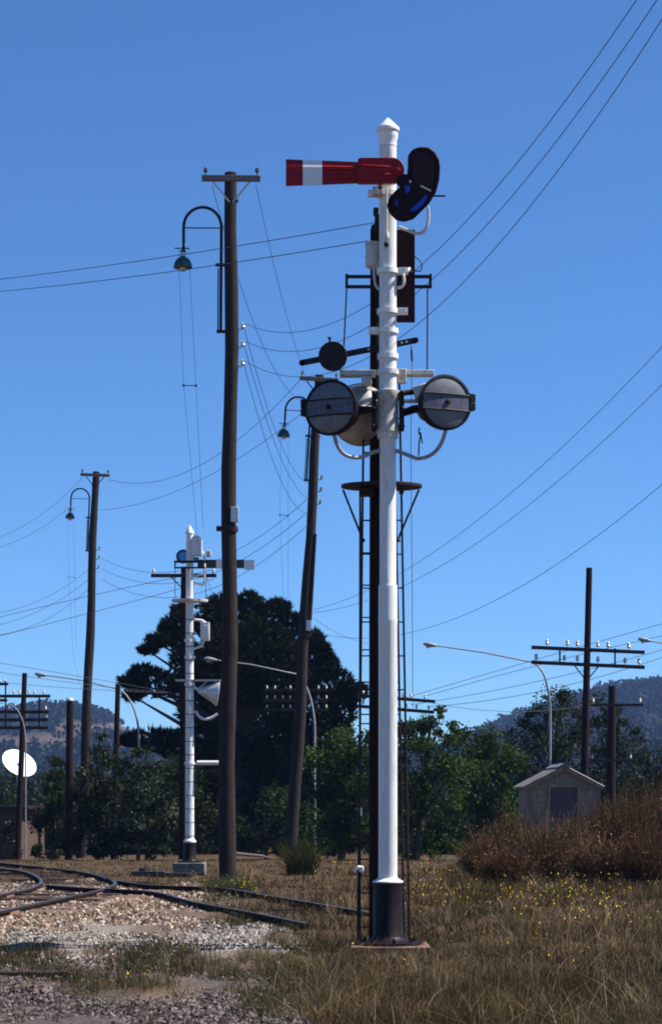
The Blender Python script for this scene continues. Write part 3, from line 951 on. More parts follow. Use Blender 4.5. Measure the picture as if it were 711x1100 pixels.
# rungs: a slim step ladder on our side of the mast
l2 = empty_part('ladder', s2)
for s_ in (-1, 1):
    MB().tube([(s_ * 0.012 + 0.0, -0.16, qz(898)), (s_ * 0.012, -0.14, qz(650))], 0.006, 6).build('stile', M['white'], l2)
z_ = qz(898)
while z_ < qz(652):
    MB().box((0, -0.15, z_), (0.21, 0.02, 0.016)).build('rung', M['iron'], l2)
    z_ += 0.29
# arm, spectacle, lamp hood
a2 = MB()
a2.mi = 0
a2.box(((qx(212) + qx(262)) / 2, 0.14, qz(605)), (qx(262) - qx(212), 0.02, 0.185))
a2.mi = 1
a2.box(((qx(262.05) + qx(273)) / 2, 0.14, qz(606)), (qx(273) - qx(262.05), 0.022, 0.21))
a2.box(((qx(232) + qx(238)) / 2, 0.14, qz(605)), (qx(238) - qx(232), 0.026, 0.19))
a2.build('signal_arm', [M['black'], M['armwhite']], s2)
sp2 = MB().lathe([(0.15, -0.02), (0.155, 0.0), (0.15, 0.02)], 28, (qx(196.5), 0.14, qz(597)), (0, -1, 0)).box((qx(206), 0.15, qz(600)), (0.3, 0.02, 0.09)).build('spectacle', M['black'], s2)
MB().lathe([(0.10, 0), (0.10, 0.02)], 24, (qx(196.8), 0.118, qz(597)), (0, -1, 0)).build('lens', M['lightblue'], sp2, label='pale blue lens disc')
MB().box((qx(209.5), 0.12, qz(600)), (0.09, 0.015, 0.10)).build('lens', M['lightblue'], sp2)
hd = MB().prism_y([(qx(206), qz(597)), (qx(206), qz(580))] + [(qx(211.5) + 0.115 * math.cos(R(t)), qz(581) + 0.11 * math.sin(R(t))) for t in range(180, -1, -20)] + [(qx(217), qz(597))], -0.12, 0.1)
hd.build('lamp_hood', M['white'], s2, 0.01)
MB().box((qx(224), 0.0, qz(595)), (0.11, 0.12, 0.13)).build('motor_box', M['dullwhite'], s2, 0.01)
MB().tube([(qx(217), 0, qz(592)), (qx(220), 0, qz(600)), (qx(220), 0, qz(626)), (qx(217), 0, qz(629)), (qx(208), 0, qz(626))], 0.026, 10).tube([(qx(208), 0, qz(619)), (qx(219), 0, qz(617))], 0.02, 8).build('bracket', M['white'], s2)
MB().box((qx(206), -0.2, qz(604.5)), (0.72, 0.03, 0.05)).box((qx(205), -0.2, qz(611)), (0.66, 0.03, 0.035)).box((qx(189), -0.2, qz(608)), (0.03, 0.03, 0.16)).build('guard_rail', M['iron'], s2)
for xx in (189, 222):
    MB().tube([(qx(xx), -0.2, qz(612)), (qx(xx), -0.2, qz(644))], 0.007, 6).build('stanchion', M['iron'], s2)
el = [(0.39 * math.cos(R(t)), 0.25 * math.sin(R(t))) for t in range(0, 360, 15)]
MB().prism_z(el, qz(646.5), qz(644)).build('landing', M['dullwhite'], s2)
for py in (645, 688, 706, 735, 820):
    MB().lathe([(0.08, -0.03), (0.115, -0.025), (0.115, 0.025), (0.08, 0.03)], 20, (0, 0, qz(py))).build('clamp_band', M['white'], s2)
MB().tube([(0, 0, qz(665)), (qx(217), 0, qz(666.5)), (qx(221), 0, qz(669))], 0.028, 10).tube([(qx(219), 0, qz(688)), (qx(217), 0, qz(694)), (qx(208), 0, qz(697))], 0.026, 10).build('conduit', M['white'], s2)
MB().box((qx(220.5), 0, qz(678.5)), (0.19, 0.16, 0.39)).box((qx(221.5), -0.085, qz(679)), (0.11, 0.01, 0.28)).build('relay_box', M['white'], s2, 0.012)
MB().box((qx(213), 0, qz(731)), (0.96, 0.2, 0.035)).build('floodlight_bar', M['dullwhite'], s2)
fl = MB().lathe([(0.05, 0), (0.07, 0.05), (0.20, 0.30), (0.27, 0.40), (0.275, 0.43), (0.25, 0.44)], 28, (qx(213), 0.0, qz(742)), (0.97, 0.1, -0.12)).build('floodlight', M['galv'], s2)
MB().tube([(qx(208), 0, qz(738)), (qx(215), 0, qz(742))], 0.03, 8).tube([(qx(212), 0, qz(741)), (qx(222), 0, qz(732.5))], 0.012, 6).build('yoke', M['white'], fl)
MB().tube([(qx(207), -0.02, qz(765))] + bez((qx(211), -0.02, qz(765)), (qx(218), -0.02, qz(779)), (qx(234), -0.02, qz(767)), 10), 0.03, 10).build('conduit', M['white'], s2)
MB().tube([(qx(212), 0, qz(819.5)), (qx(235), 0, qz(819.5))], 0.05, 12).build('spotlight', M['white'], s2)
MB().box((qx(207), 0, qz(820.5)), (0.34, 0.06, 0.05)).build('bracket', M['dullwhite'], s2)


# ------------------------------------------------------------------ lamp poles
def lamp_pole(px_base, d, height, lean, r0, r1, label, box=None):
    root = empty('lamp_pole', base_at(px_base, d), label, 'lamp pole', 'timber poles with goose-neck lamps', (0, lean, 0))
    prof = []
    n_ = 12
    pm = MB()
    pts = [(0.025 * math.sin(i * 1.3 + d), 0.02 * math.cos(i * 0.9), height * i / n_ - (0.3 if i == 0 else 0)) for i in range(n_ + 1)]
    rr = [r0 + (r1 - r0) * i / n_ + 0.006 * math.sin(i * 2.1) for i in range(n_ + 1)]
    pm.tube(pts, rr, 16)
    pm.build('pole', M['wood'], root)
    T = height - 14.15                    # the head of every pole is the same
    ca = MB().box((0.0, -r1 - 0.055, 14.0 + T), (1.14, 0.09, 0.11)).build('crossarm', M['paletimber'], root, 0.006)
    for s_ in (-1, 1):
        MB().tube([(s_ * 0.36, -r1 - 0.03, 13.94 + T), (0.03 * s_, -r1 - 0.02, 13.55 + T)], 0.018, 6).build('brace', M['galv'] if d < 50 else M['iron'], ca)
        for xx in (0.50,):
            MB().lathe([(0.012, 0), (0.012, 0.06), (0.035, 0.065), (0.045, 0.09), (0.032, 0.11), (0.04, 0.13), (0.02, 0.15)], 12, (s_ * xx, -r1 - 0.055, 14.055 + T)).build('insulator', M['darkporcelain'], ca)
    MB().lathe([(r1 + 0.012, -0.02), (r1 + 0.012, 0.02)], 16, (0, 0, 12.35 + T)).lathe([(r1 + 0.012, -0.02), (r1 + 0.012, 0.02)], 16, (0, 0, 13.62 + T)).build('pole_band', M['iron'], root)
    # gooseneck
    gx = -(r1 + 0.075)
    xl = -0.93
    cxa = (gx + xl) / 2
    ra = (gx - xl) / 2
    path = [(gx, 0, 11.05 + T), (gx, 0, 12.3 + T)] + arc(cxa, 13.1 + T, ra, ra * 1.05, 0, 180, 16) + [(xl, 0, 12.78 + T)]
    la = MB().tube(path, 0.03, 10)
    la.tube([(xl, 0, 13.08 + T), (gx, 0, 13.08 + T)], 0.012, 6)
    la.box((gx - 0.01, 0, 12.36 + T), (0.2, 0.07, 0.05)).box((gx, 0, 11.06 + T), (0.16, 0.08, 0.05))
    la.tube([(gx - 0.055, 0.02, 11.05 + T), (gx - 0.055, 0.02, 12.3 + T)], 0.014, 6)
    lam = la.build('lamp_arm', M['iron'], root)
    MB().box((xl - 0.03, 0, 12.68 + T), (0.30, 0.02, 0.018)).lathe([(0.03, 0), (0.035, 0.05), (0.02, 0.13)], 10, (xl, 0, 12.64 + T)).build('spreader', M['iron'], lam)
    sh = MB().lathe([(0.185, 0), (0.186, 0.02), (0.17, 0.09), (0.13, 0.16), (0.07, 0.20), (0.055, 0.22), (0.055, 0.30), (0.062, 0.305), (0.062, 0.33), (0.03, 0.35)], 28, (xl - 0.01, 0, 12.30 + T))
    shade = sh.build('lamp_shade', M['green'], lam, label='dark green enamel lamp shade')
    MB().lathe([(0.02, -0.09), (0.06, -0.07), (0.075, -0.03), (0.06, 0.0)], 14, (xl - 0.01, 0, 12.31 + T)).build('bulb', M['paleglass'], shade)
    MB().lathe([(0.057, 0), (0.057, 0.07)], 16, (xl - 0.01, 0, 12.52 + T)).build('lamp_neck', M['galv'], shade)
    # lowering cords
    MB().tube([(xl - 0.10, 0.0, 12.66 + T), (xl + 0.02, 0.0, 10.0 + T), (xl + 0.33, 0, 6.8 + T), (-0.2, 0, 5.5 + T)], 0.0035, 5).tube([(xl + 0.10, 0.0, 12.66 + T), (xl + 0.26, 0.0, 10.0 + T), (xl + 0.42, 0, 7.2 + T)], 0.0035, 5).build('lowering_cord', M['wire'], root)
    MB().box((xl + 0.14, 0, 10.0 + T), (0.26, 0.014, 0.014)).lathe([(0.02, -0.02), (0.025, 0), (0.02, 0.02)], 8, (xl + 0.02, 0, 10.0 + T)).lathe([(0.02, -0.02), (0.025, 0), (0.02, 0.02)], 8, (xl + 0.26, 0, 10.0 + T)).build('cord_spacer', M['iron'], root)
    for z_ in (11.12, 10.77, 10.40):
        rx = r1 + 0.02
        MB().tube([(rx - 0.04, 0, z_ + T - 0.02), (rx + 0.07, 0, z_ + T - 0.02), (rx + 0.1, 0, z_ + T + 0.02)], 0.014, 6).lathe([(0.03, 0), (0.045, 0.03), (0.03, 0.06), (0.04, 0.09), (0.02, 0.11)], 10, (rx + 0.1, 0, z_ + T)).build('insulator', M['darkporcelain'] if d > 50 else M['porcelain'], root)
    if box:
        zb = box
        rb = r0 + (r1 - r0) * zb / height
        MB().box((rb * 0.75, -rb * 0.75, zb), (0.15, 0.1, 0.30)).build('switch_box', M['galv'], root, 0.008)
        MB().lathe([(rb + 0.015, -0.06), (rb + 0.03, 0), (rb + 0.015, 0.06)], 16, (0, 0, zb - 0.27)).box((-rb - 0.05, 0, zb - 0.26), (0.12, 0.12, 0.09)).build('pole_band', M['iron'], root)
    return root


lamp_pole(244, 40.0, 13.85, R(0.38), 0.17, 0.12, 'tallest timber lamp pole, upright, between the white distant signal and the tall signal', box=7.17)
lp3 = lamp_pole(312.5, 60.0, 14.25, R(3.35), 0.185, 0.125, 'timber lamp pole leaning to the right behind the tall signal', box=6.9)
MB().tube([(0.165, -0.08, 6.6), (0.165, -0.08, 9.6)], 0.035, 8).build('cable_guard', M['iron'], lp3)
lamp_pole(88, 80.0, 15.1, R(2.1), 0.215, 0.135, 'timber lamp pole at the far left, the smallest of the lamp poles', box=None)


# ------------------------------------------------------------------ telegraph poles
def telegraph(px_b, px_t, py_t, d, arms, r, label, name='telegraph_pole', square=False, links=(), braces=(), arm_mat='creosote', tilt=0.0):
    b = base_at(px_b, d)
    root = empty(name, b, label, 'telegraph pole', 'telegraph poles beyond the tracks')
    k = F / d
    top = P(px_t, py_t, d) - b
    n_ = 8
    MB().tube([Vector((top.x * i / n_, 0, top.z * i / n_ - (0.3 if i == 0 else 0))) for i in range(n_ + 1)], [r * (1.15 - 0.3 * i / n_) for i in range(n_ + 1)], 4 if square else 14).build('pole', M['darkwood'], root)
    for (py, x0, x1, ins, small) in arms:
        l = P(x0, py - (x1 - x0) * tilt / 2, d) - b
        rr = P(x1, py + (x1 - x0) * tilt / 2, d) - b
        yy = -r - 0.05
        rot = Matrix.Rotation(-math.atan2(rr.z - l.z, rr.x - l.x), 3, 'Y')
        c = (l + rr) / 2
        a = MB().box((c.x, yy, c.z), ((rr - l).length, 0.085, 0.105), rot).build('crossarm', M[arm_mat], root, 0.005)
        for (ipx, up_) in ins:
            q = P(ipx, py + (ipx - (x0 + x1) / 2) * tilt, d) - b
            s_ = 1.0 if not small else 0.8
            pr = [(0.012, 0.05), (0.012, 0.10), (0.045, 0.105), (0.055, 0.15), (0.042, 0.17), (0.048, 0.20), (0.038, 0.24), (0.02, 0.26)]
            MB().lathe([(x_ * s_, z__ * s_) for x_, z__ in pr], 12, (q.x, yy, q.z)).build('insulator', M['porcelain'], a)
    for (pxl, y0, y1) in links:
        q0, q1 = P(pxl, y0, d) - b, P(pxl, y1, d) - b
        MB().box((q0.x, -r - 0.11, (q0.z + q1.z) / 2), (0.05, 0.02, abs(q0.z - q1.z) + 0.06)).build('arm_link', M['iron'], root)
    for (xa, ya, xb, yb) in braces:
        q0, q1 = P(xa, ya, d) - b, P(xb, yb, d) - b
        MB().tube([(q0.x, -r - 0.02, q0.z), (q1.x, -r - 0.02, q1.z)], 0.02, 6).build('brace', M['iron'], root)
    return root


def ev(lst):
    return [(q, True) for q in lst]


telegraph(625, 632.5, 610, 60.0, [(698.5, 570, 691, ev([586.5, 608.5, 619, 641, 652, 674]), False), (714.5, 570, 691, ev([575, 605, 619, 641, 670, 685]), False)],
          0.105, 'dark telegraph pole with two long crossarms behind the small shed', links=[(600, 698, 714), (659, 698, 715)], braces=[(616, 715, 626, 728), (643, 715, 632, 728)], tilt=0.045)
telegraph(655, 657, 737, 78.0, [(757.5, 633, 689, ev([636, 686]), False), (817, 633, 677, ev([635, 676]), True)],
          0.17, 'thick short telegraph pole with two crossarms right of the small shed')
telegraph(19, 27, 723, 70.0, [(748, -8, 55, ev([-2, 16, 22, 32, 38, 48]), True), (765, -8, 54, ev([4, 14, 31, 40, 50]), True), (773.5, -8, 53, ev([19, 30, 44, 51]), True), (782, -8, 53, ev([15, 21, 30]), True)],
          0.10, 'telegraph pole with four crossarms in front of the white dish at the left', links=[(43.5, 748, 782), (7.5, 733, 782)])
telegraph(-8, -6, 718, 76.0, [(735, -26, 10, ev([-20, 0, 6]), True), (752.5, -26, 9, ev([-18, 0, 6]), True)], 0.10, 'telegraph pole at the left edge, only its crossarm ends in view')
telegraph(311, 320, 726, 84.0, [(742, 284, 352, ev([287, 295.5, 312, 342, 350.5]), True), (752.5, 284, 352, ev([287, 295.5, 304, 312, 342, 350.5]), True), (762.5, 284, 352, ev([287, 304, 312, 342, 350.5]), True)],
          0.09, 'telegraph pole with three rows of pale insulators against the dark pine', braces=[])
telegraph(415, 416, 735, 66.0, [(750.5, 383, 467, ev([390, 399, 433, 441, 456]), True), (762, 383, 466, ev([390, 436, 447, 460]), True)],
          0.10, 'telegraph pole with two crossarms hidden behind the tall signal', tilt=0.08)
telegraph(197, 198.5, 609, 62.0, [(619, 163, 233, ev([166, 230]), True)], 0.13, 'dark pole with one crossarm standing just behind the distant white signal', braces=[(184, 620, 196, 632)])


# plain posts
def post(px_b, px_t, py_t, d, r, label, m_='darkwood', cap=None, vine=False):
    b = base_at(px_b, d)
    top = P(px_t, py_t, d) - b
    root = empty('timber_post', b, label, 'post', 'plain timber posts by the bushes')
    MB().tube([Vector((top.x * i / 6, 0, top.z * i / 6 - (0.3 if i == 0 else 0))) for i in range(7)], [r * (1.1 - 0.03 * i) for i in range(7)], 12).build('shaft', M[m_], root)
    if cap:
        MB().lathe([(r * 1.05, -0.04), (r * 1.15, 0.0), (r * 0.9, 0.06), (0.02, 0.10)], 12, (top.x, 0, top.z)).build('cap', M['galv'], root)
    return root


post(74, 75.5, 752, 72.0, 0.13, 'dark timber post with a pale metal cap left of the leftmost lamp pole', cap=True)
post(122, 127, 735, 74.0, 0.10, 'slim dark timber post right of the leftmost lamp pole')


# ------------------------------------------------------------------ street lamps
def street_lamp(path, d, label, r=0.045):
    """path: picture points of the bent steel tube from ground to lamp end"""
    b = base_at(path[0][0], d)
    root = empty('street_lamp', b, label, 'street lamp', 'curved steel street lamps along the road')
    pts = [P(px, py, d) - b for px, py in path[1:]]
    pts = [Vector((pts[0].x, 0, -0.2))] + pts
    # round the bend
    sm = [pts[0], pts[1]]
    sm += bez(pts[1], pts[2], pts[3], 10)[1:]
    for q in pts[4:]:
        sm.append(q)
    n_ = len(sm)
    MB().tube(sm, [r * (1.15 - 0.55 * i / (n_ - 1)) for i in range(n_)], 10).build('pole', M['lampsteel'], root)
    e, p_ = sm[-1], sm[-2]
    dr = (e - p_).normalized()
    hd_ = MB().lathe([(0.03, -0.05), (0.05, 0.0), (0.085, 0.15), (0.09, 0.32), (0.05, 0.46), (0.01, 0.49)], 16, e, dr)
    hd_.v = [(x_, y_, z_) for x_, y_, z_ in hd_.v]
    lamp = hd_.build('lamp_head', M['lampsteel'], root)
    MB().lathe([(0.01, -0.06), (0.07, -0.04), (0.085, 0.0), (0.0, 0.01)], 14, e + dr * 0.3 + Vector((0, 0, -0.085))).build('diffuser', M['paleglass'], lamp)
    return root


street_lamp([(591, 900), (590.5, 760), (588, 716), (570, 711), (520, 701), (468, 693.5)], 78.0, 'curved pale street lamp rising behind the small shed roof')
street_lamp([(820, 900), (819, 760), (816, 716), (800, 709), (750, 698), (698, 688.5)], 80.0, 'street lamp reaching in from the right edge, only its lamp head in view')
street_lamp([(149.5, 895), (149.5, 790), (148, 756), (130, 741), (90, 731), (50, 725.5)], 86.0, 'curved pale street lamp whose arm passes behind the leftmost lamp pole')
street_lamp([(338, 905), (338, 780), (336, 745), (322, 725), (270, 714), (232, 709)], 83.0, 'curved pale street lamp crossing the dark pine crown')
street_lamp([(28, 890), (28, 800), (27.5, 764), (12, 757), (-20, 752), (-70, 745)], 68.0, 'pale steel street lamp pole beside the white dish, its arm leaving to the left', r=0.022)

# ------------------------------------------------------------------ small shed
SH = 52.0
shed = empty('small_shed', base_at(605, SH) + Vector((0, 0, 0)), 'small khaki weatherboard shed with rusty iron gable roof behind dry bushes', 'shed', rot=(0, 0, R(1.5)))
hw, dp, eh, ph = 0.88, 2.1, 2.02, 2.47
fr = MB()
fr.prism_y([(-hw, 0), (-0.33, 0), (-0.33, 1.92), (-hw, 1.92)], 0, 0.06)
fr.prism_y([(0.33, 0), (hw, 0), (hw, 1.92), (0.33, 1.92)], 0, 0.06)
fr.prism_y([(-hw, 1.921), (hw, 1.921), (hw, eh), (0, ph - 0.03), (-hw, eh)], 0, 0.06)
for i in range(13):
    zz = 0.08 + i * 0.15
    for x0, x1 in ((-hw, -0.33), (0.33, hw)):
        fr.box(((x0 + x1) / 2, -0.008, zz + 0.07), (x1 - x0 - 0.01, 0.014, 0.128), Matrix.Rotation(R(4), 3, 'X'))
fr.build('front_wall', M['weatherboard'], shed)
sd = MB()
for s_ in (-1, 1):
    sd.box((s_ * (hw - 0.03), dp / 2 + 0.06, eh / 2), (0.06, dp - 0.004, eh))
sd.box((0, dp + 0.06 + 0.035, eh / 2), (2 * hw, 0.06, eh))
sd.build('side_wall', M['weatherboard'], shed)
for s_ in (-1, 1):
    MB().box((s_ * (hw + 0.015), -0.02, 1.0), (0.07, 0.10, 2.0)).build('corner_board', M['paletimber'], shed)
dr = MB().box((0, 0.04, 0.96), (0.64, 0.04, 1.90))
for i in range(4):
    dr.box((-0.24 + i * 0.16, 0.017, 0.96), (0.15, 0.012, 1.88))
door = dr.build('door', M['sheddoor'], shed)
MB().lathe([(0.02, 0), (0.03, 0.02), (0.03, 0.04), (0.01, 0.05)], 12, (0.24, 0.012, 0.95), (0, -1, 0)).build('handle', M['galv'], door)
MB().box((-0.375, -0.02, 0.98), (0.07, 0.05, 1.96)).box((0.375, -0.02, 0.98), (0.07, 0.05, 1.96)).box((0, -0.02, 1.985), (0.82, 0.05, 0.07)).build('door_frame', M['weatherboard'], shed)
for s_ in (-1, 1):
    rm = MB()
    nx_, sl_ = 30, math.hypot(hw + 0.14, ph - eh + 0.07)
    vs, fs = [], []
    # corrugations run down the slope, so they repeat along the ridge
    for j in range(nx_ * 4 + 1):
        yy = -0.16 + (dp + 0.40) * j / (nx_ * 4)
        off = 0.014 * math.sin(j / 4 * 2 * math.pi)
        for xx, zz in ((0.0, ph + 0.03), (s_ * (hw + 0.14), eh - 0.055)):
            vs.append((xx, yy, zz + off))
            vs.append((xx, yy, zz + off - 0.012))
    for j in range(nx_ * 4):
        a = j * 4
        top_ = (a, a + 2, a + 6, a + 4)
        bot_ = (a + 1, a + 5, a + 7, a + 3)
        fs += [top_[::-1] if s_ > 0 else top_, bot_[::-1] if s_ > 0 else bot_, (a + 2, a + 3, a + 7, a + 6)]
    fs += [(0, 1, 3, 2), (nx_ * 16, nx_ * 16 + 2, nx_ * 16 + 3, nx_ * 16 + 1)]
    rm._add(vs, fs)
    rm.build('roof', M['shedroof'], shed, label='corrugated iron roof slope with rust near the ridge')
    a_ = math.atan2(ph - eh + 0.07, hw + 0.14)
    MB().box((s_ * (hw + 0.1) / 2, -0.10, (ph + eh) / 2 - 0.06), (sl_ * 0.98, 0.03, 0.10), Matrix.Rotation(s_ * a_, 3, 'Y')).build('barge_board', M['weatherboard'], shed)
MB().prism_y([(-0.16, ph - 0.02), (0, ph + 0.065), (0.16, ph - 0.02), (0.16, ph - 0.005), (0, ph + 0.085), (-0.16, ph - 0.005)], -0.18, dp + 0.26).build('ridge_cap', M['shedroof'], shed)

# ------------------------------------------------------------------ brick building with dish
bb = empty('brick_building', base_at(-45, 78.0), 'low dark brick building at the left edge behind the telegraph pole', 'building', rot=(0, 0, R(-9)))
wl = MB()
wl.box((0, 1.5, 0.95), (5.0, 3.0, 1.9))
wl.build('wall', M['brick'], bb)
MB().box((0.1, 1.5, 1.97), (5.5, 3.5, 0.13)).build('roof', M['iron'], bb, 0.01)
wf = MB().box((-0.6, -0.03, 1.1), (1.5, 0.06, 0.9)).build('window', M['iron'], bb)
MB().box((-0.6, -0.065, 1.1), (1.35, 0.01, 0.75)).build('pane', mat('dark_window_glass', (0.02, 0.025, 0.03), 0.08), wf)
for zz in (0.7, 1.2):
    MB().tube([(2.0, -0.05, zz), (2.45, -0.05, zz)], 0.03, 8).build('pipe', M['galv'], bb)
dd = 78.3
dc = P(20.5, 821, dd)
dish = empty('satellite_dish', Vector((dc.x, dd, ground_z(0, dd) + 2.04)), 'big white satellite dish tilted upward on the brick building roof', 'satellite dish')
ld_ = Vector((0, 0, dc.z - (ground_z(0, dd) + 2.04)))
n_dish = Vector((0.46, -0.60, 0.66)).normalized()
dm = MB().lathe([(0.02, -0.07), (0.25, -0.055), (0.45, -0.015), (0.60, 0.035), (0.69, 0.07), (0.69, 0.08), (0.67, 0.08), (0.60, 0.055), (0.45, 0.01), (0.25, -0.03), (0.01, -0.045)], 40, ld_, n_dish)
dm.build('reflector', M['dish'], dish)
MB().tube([ld_ + n_dish * -0.1, Vector((0, 0.1, 0))], 0.05, 8).build('mount', M['galv'], dish)
MB().box(ld_ + n_dish * -0.05, (0.14, 0.10, 0.16)).build('hub', M['galv'], dish)


# ------------------------------------------------------------------ railway tracks
def catmull(pts, n=10):
    out = []
    p = [pts[0] * 2 - pts[1]] + pts + [pts[-1] * 2 - pts[-2]]
    for i in range(1, len(p) - 2):
        for k in range(n):
            t = k / n
            out.append(0.5 * ((2 * p[i]) + (p[i + 1] - p[i - 1]) * t + (2 * p[i - 1] - 5 * p[i] + 4 * p[i + 1] - p[i + 2]) * t * t + (3 * p[i] - p[i - 1] - 3 * p[i + 1] + p[i + 2]) * t ** 3))
    out.append(p[-2])
    return out


RT = 0.10


def rail_pts(pp):
    r_ = []
    for px, py in pp:
        d = (H - RT) * F / (py - HY)
        r_.append(Vector((X_at(px, d), d, 0)))
    return r_


def rail(path, parent, org):
    prof = [(-0.065, 0), (0.065, 0), (0.065, 0.014), (0.010, 0.03), (0.010, 0.108), (0.034, 0.113), (0.034, 0.152), (-0.034, 0.152), (-0.034, 0.113), (-0.010, 0.108), (-0.010, 0.03), (-0.065, 0.014)]
    m = MB()
    vs = []
    for i, p in enumerate(path):
        a, b = path[max(i - 1, 0)], path[min(i + 1, len(path) - 1)]
        t = (b - a).normalized()
        s_ = Vector((t.y, -t.x, 0))
        for u_, v_ in prof:
            vs.append(p + s_ * u_ + Vector((0, 0, v_ - 0.05)) - org)
    n_ = len(prof)
    m.v = [tuple(v) for v in vs]
    for i in range(len(path) - 1):
        for j in range(n_):
            a, b = i * n_ + j, i * n_ + (j + 1) % n_
            m.f.append([a, a + n_, b + n_, b])
            m.m.append(1 if j == 6 else 0)
    m.f.append(list(range(n_)))
    m.m.append(0)
    m.f.append(list(range((len(path) - 1) * n_ + n_ - 1, (len(path) - 1) * n_ - 1, -1)))
    m.m.append(0)
    return m.build('rail', [M['rail'], M['railtop']], parent)


r1 = catmull(rail_pts([(-75, 978), (0, 961), (33, 954), (45, 946), (30, 937), (0, 932.5), (-60, 927)]))
r2 = catmull(rail_pts([(-90, 1001), (0, 979), (60, 966), (108, 955.7), (124, 947.5), (101, 939), (68, 933.6), (34, 930), (-10, 925.5)]))
r3 = catmull(rail_pts([(112, 943), (140, 948), (169, 951), (236, 953.5), (284, 961), (335, 969.5), (394, 979.6), (425, 985)]))
r4 = catmull(rail_pts([(51, 950.6), (98, 954), (162, 957.4), (202, 967), (221, 971), (281, 982), (330, 992)]))
t1 = empty('railway_track', (r2[20].x, r2[20].y, 0), 'dark rails curving away to the left over the tan ballast', 'railway track')
t2 = empty('railway_track', (r4[20].x, r4[20].y, 0), 'overgrown diverging rails running right into the dry grass', 'railway track')
for a, b, t in ((r1, r2, t1), (r3, r4, t2)):
    for q in (a, b):
        rail(q, t, t.location)
    for q in (a, b):
        for i in range(12, len(q) - 3, 17):
            dv = (q[i + 1] - q[i]).normalized()
            MB().box(q[i] - t.location + Vector((dv.y, -dv.x, 0)) * 0.03 + Vector((0, 0, 0.025)), (0.5, 0.03, 0.07), Matrix.Rotation(math.atan2(dv.y, dv.x), 3, 'Z')).build('fishplate', M['rust'], t, 0.004)
    # old sleepers, sunk in the ballast
    L_ = min(len(a), len(b))
    step = 2
    for i in range(3, L_ - 2, step):
        pa = a[int(i * (len(a) - 1) / L_)]
        pb = min(b, key=lambda q: (q - pa).length)
        dv = (pb - pa)
        if dv.length > 2.4:
            continue
        c = (pa + pb) / 2
        rot = Matrix.Rotation(math.atan2(dv.y, dv.x) + random.uniform(-0.04, 0.04), 3, 'Z')
        MB().box(c - t.location + Vector((0, 0, (-0.02 if t is t1 else -0.06) + random.uniform(-0.03, 0.015))), (2.0 + random.uniform(0, 0.3), 0.23, 0.12), rot).build('sleeper', M['sleeper'], t, 0.01)

# cover plates of the point rodding beside the distant signal
rod = empty('point_rodding', base_at(160, 43.0), 'low dark rodding covers lying left of the distant signal footing', 'rodding')
MB().box((0.0, 0, 0.06), (0.7, 0.4, 0.12)).build('cover_plate', M['black'], rod, 0.01)
MB().box((0.55, 0.1, 0.04), (0.7, 0.25, 0.08)).build('cover_plate', M['black'], rod, 0.01)
MB().lathe([(0.12, 0), (0.10, 0.06), (0.02, 0.08)], 16, (-0.1, 0, 0.118)).build('bearing_cap', M['blacksheen'], rod)
# fallen branch and loose timbers
lg = MB().tube([P(254, 917, 58) * 1, P(268, 918.5, 58), P(280, 919.5, 58), P(292, 922, 58)], [0.05, 0.045, 0.04, 0.02], 8)
lg_o = lg.build('fallen_branch', M['paletimber'])
tag(lg_o, 'pale fallen branch in the grass between the two lamp poles', 'branch')
tm = MB().box((0, 0, 0.02), (0.75, 0.10, 0.07), Matrix.Rotation(R(4), 3, 'Z')).build('loose_sleeper', M['sleeper'], None, 0.015)
tm.location = base_at(32, 18.6)
tag(tm, 'dark old sleeper lying flat in gravel at the bottom left', 'sleeper')


# ------------------------------------------------------------------ overhead wires
def wire(p0, x1, d1, vias, label, r=0.008, y1=None, n=36):
    """hangs from p0 (px, py, depth) towards column x1 at depth d1; height and sag follow the points it passes"""
    a = P(*p0)
    Xe = X_at(x1, d1)

    def tt(px):
        lo = (px - CX) / F
        # (a.x + t (Xe-a.x)) = lo * (a.y + t (d1 - a.y))
        return (lo * a.y - a.x) / ((Xe - a.x) - lo * (d1 - a.y))
    rows, rhs = [], []
    for px, py in vias:
        t = tt(px)
        yy = a.y + t * (d1 - a.y)
        zz = H + (HY - py) / F * yy
        rows.append((t, -4 * t * (1 - t)))
        rhs.append(zz - a.z)
    if y1 is not None:
        ze = H + (HY - y1) / F * d1 - a.z
        t = rows[0][0]
        s_ = (rhs[0] - t * ze) / rows[0][1]
    else:
        sol = np.linalg.solve(np.array(rows), np.array(rhs))
        ze, s_ = float(sol[0]), float(sol[1])
    pts = []
    for i in range(n + 1):
        t = i / n
        pts.append(Vector((a.x + t * (Xe - a.x), a.y + t * (d1 - a.y), a.z + t * ze - 4 * s_ * t * (1 - t))))
    o = MB().tube([p - a for p in pts], r, 5).build('overhead_wire', M['wire'])
    o.location = a
    tag(o, label, 'wire', 'overhead wires strung between the poles')


W = 'thin overhead wire '
wire((262, 347, 40), 800, 18, [(452, 285), (683, 0)], W + 'climbing to the top right corner, highest of three', 0.0052)
wire((262, 366, 40), 830, 18, [(447, 315), (705, 0)], W + 'climbing to the top right corner, middle of three', 0.0052)
wire((262, 387, 40), 850, 18, [(450, 347), (711, 20)], W + 'climbing to the top right corner, lowest of three', 0.0052)
wire((337, 655, 60), 1500, 20, [(490, 576), (711, 372)], W + 'rising rightward from the leaning pole, highest of three', 0.0058)
wire((337, 658, 60), 1500, 20, [(490, 598), (711, 413)], W + 'rising rightward from the leaning pole, middle of three', 0.0058)
wire((337, 679, 60), 1500, 20, [(490, 664), (711, 520)], W + 'rising rightward from the leaning pole, lowest of three', 0.0058)
wire((403, 239, 22.4), -200, 40, [(256, 264), (0, 300)], W + 'from the left edge to the tall signal, upper of the pair', 0.0052)
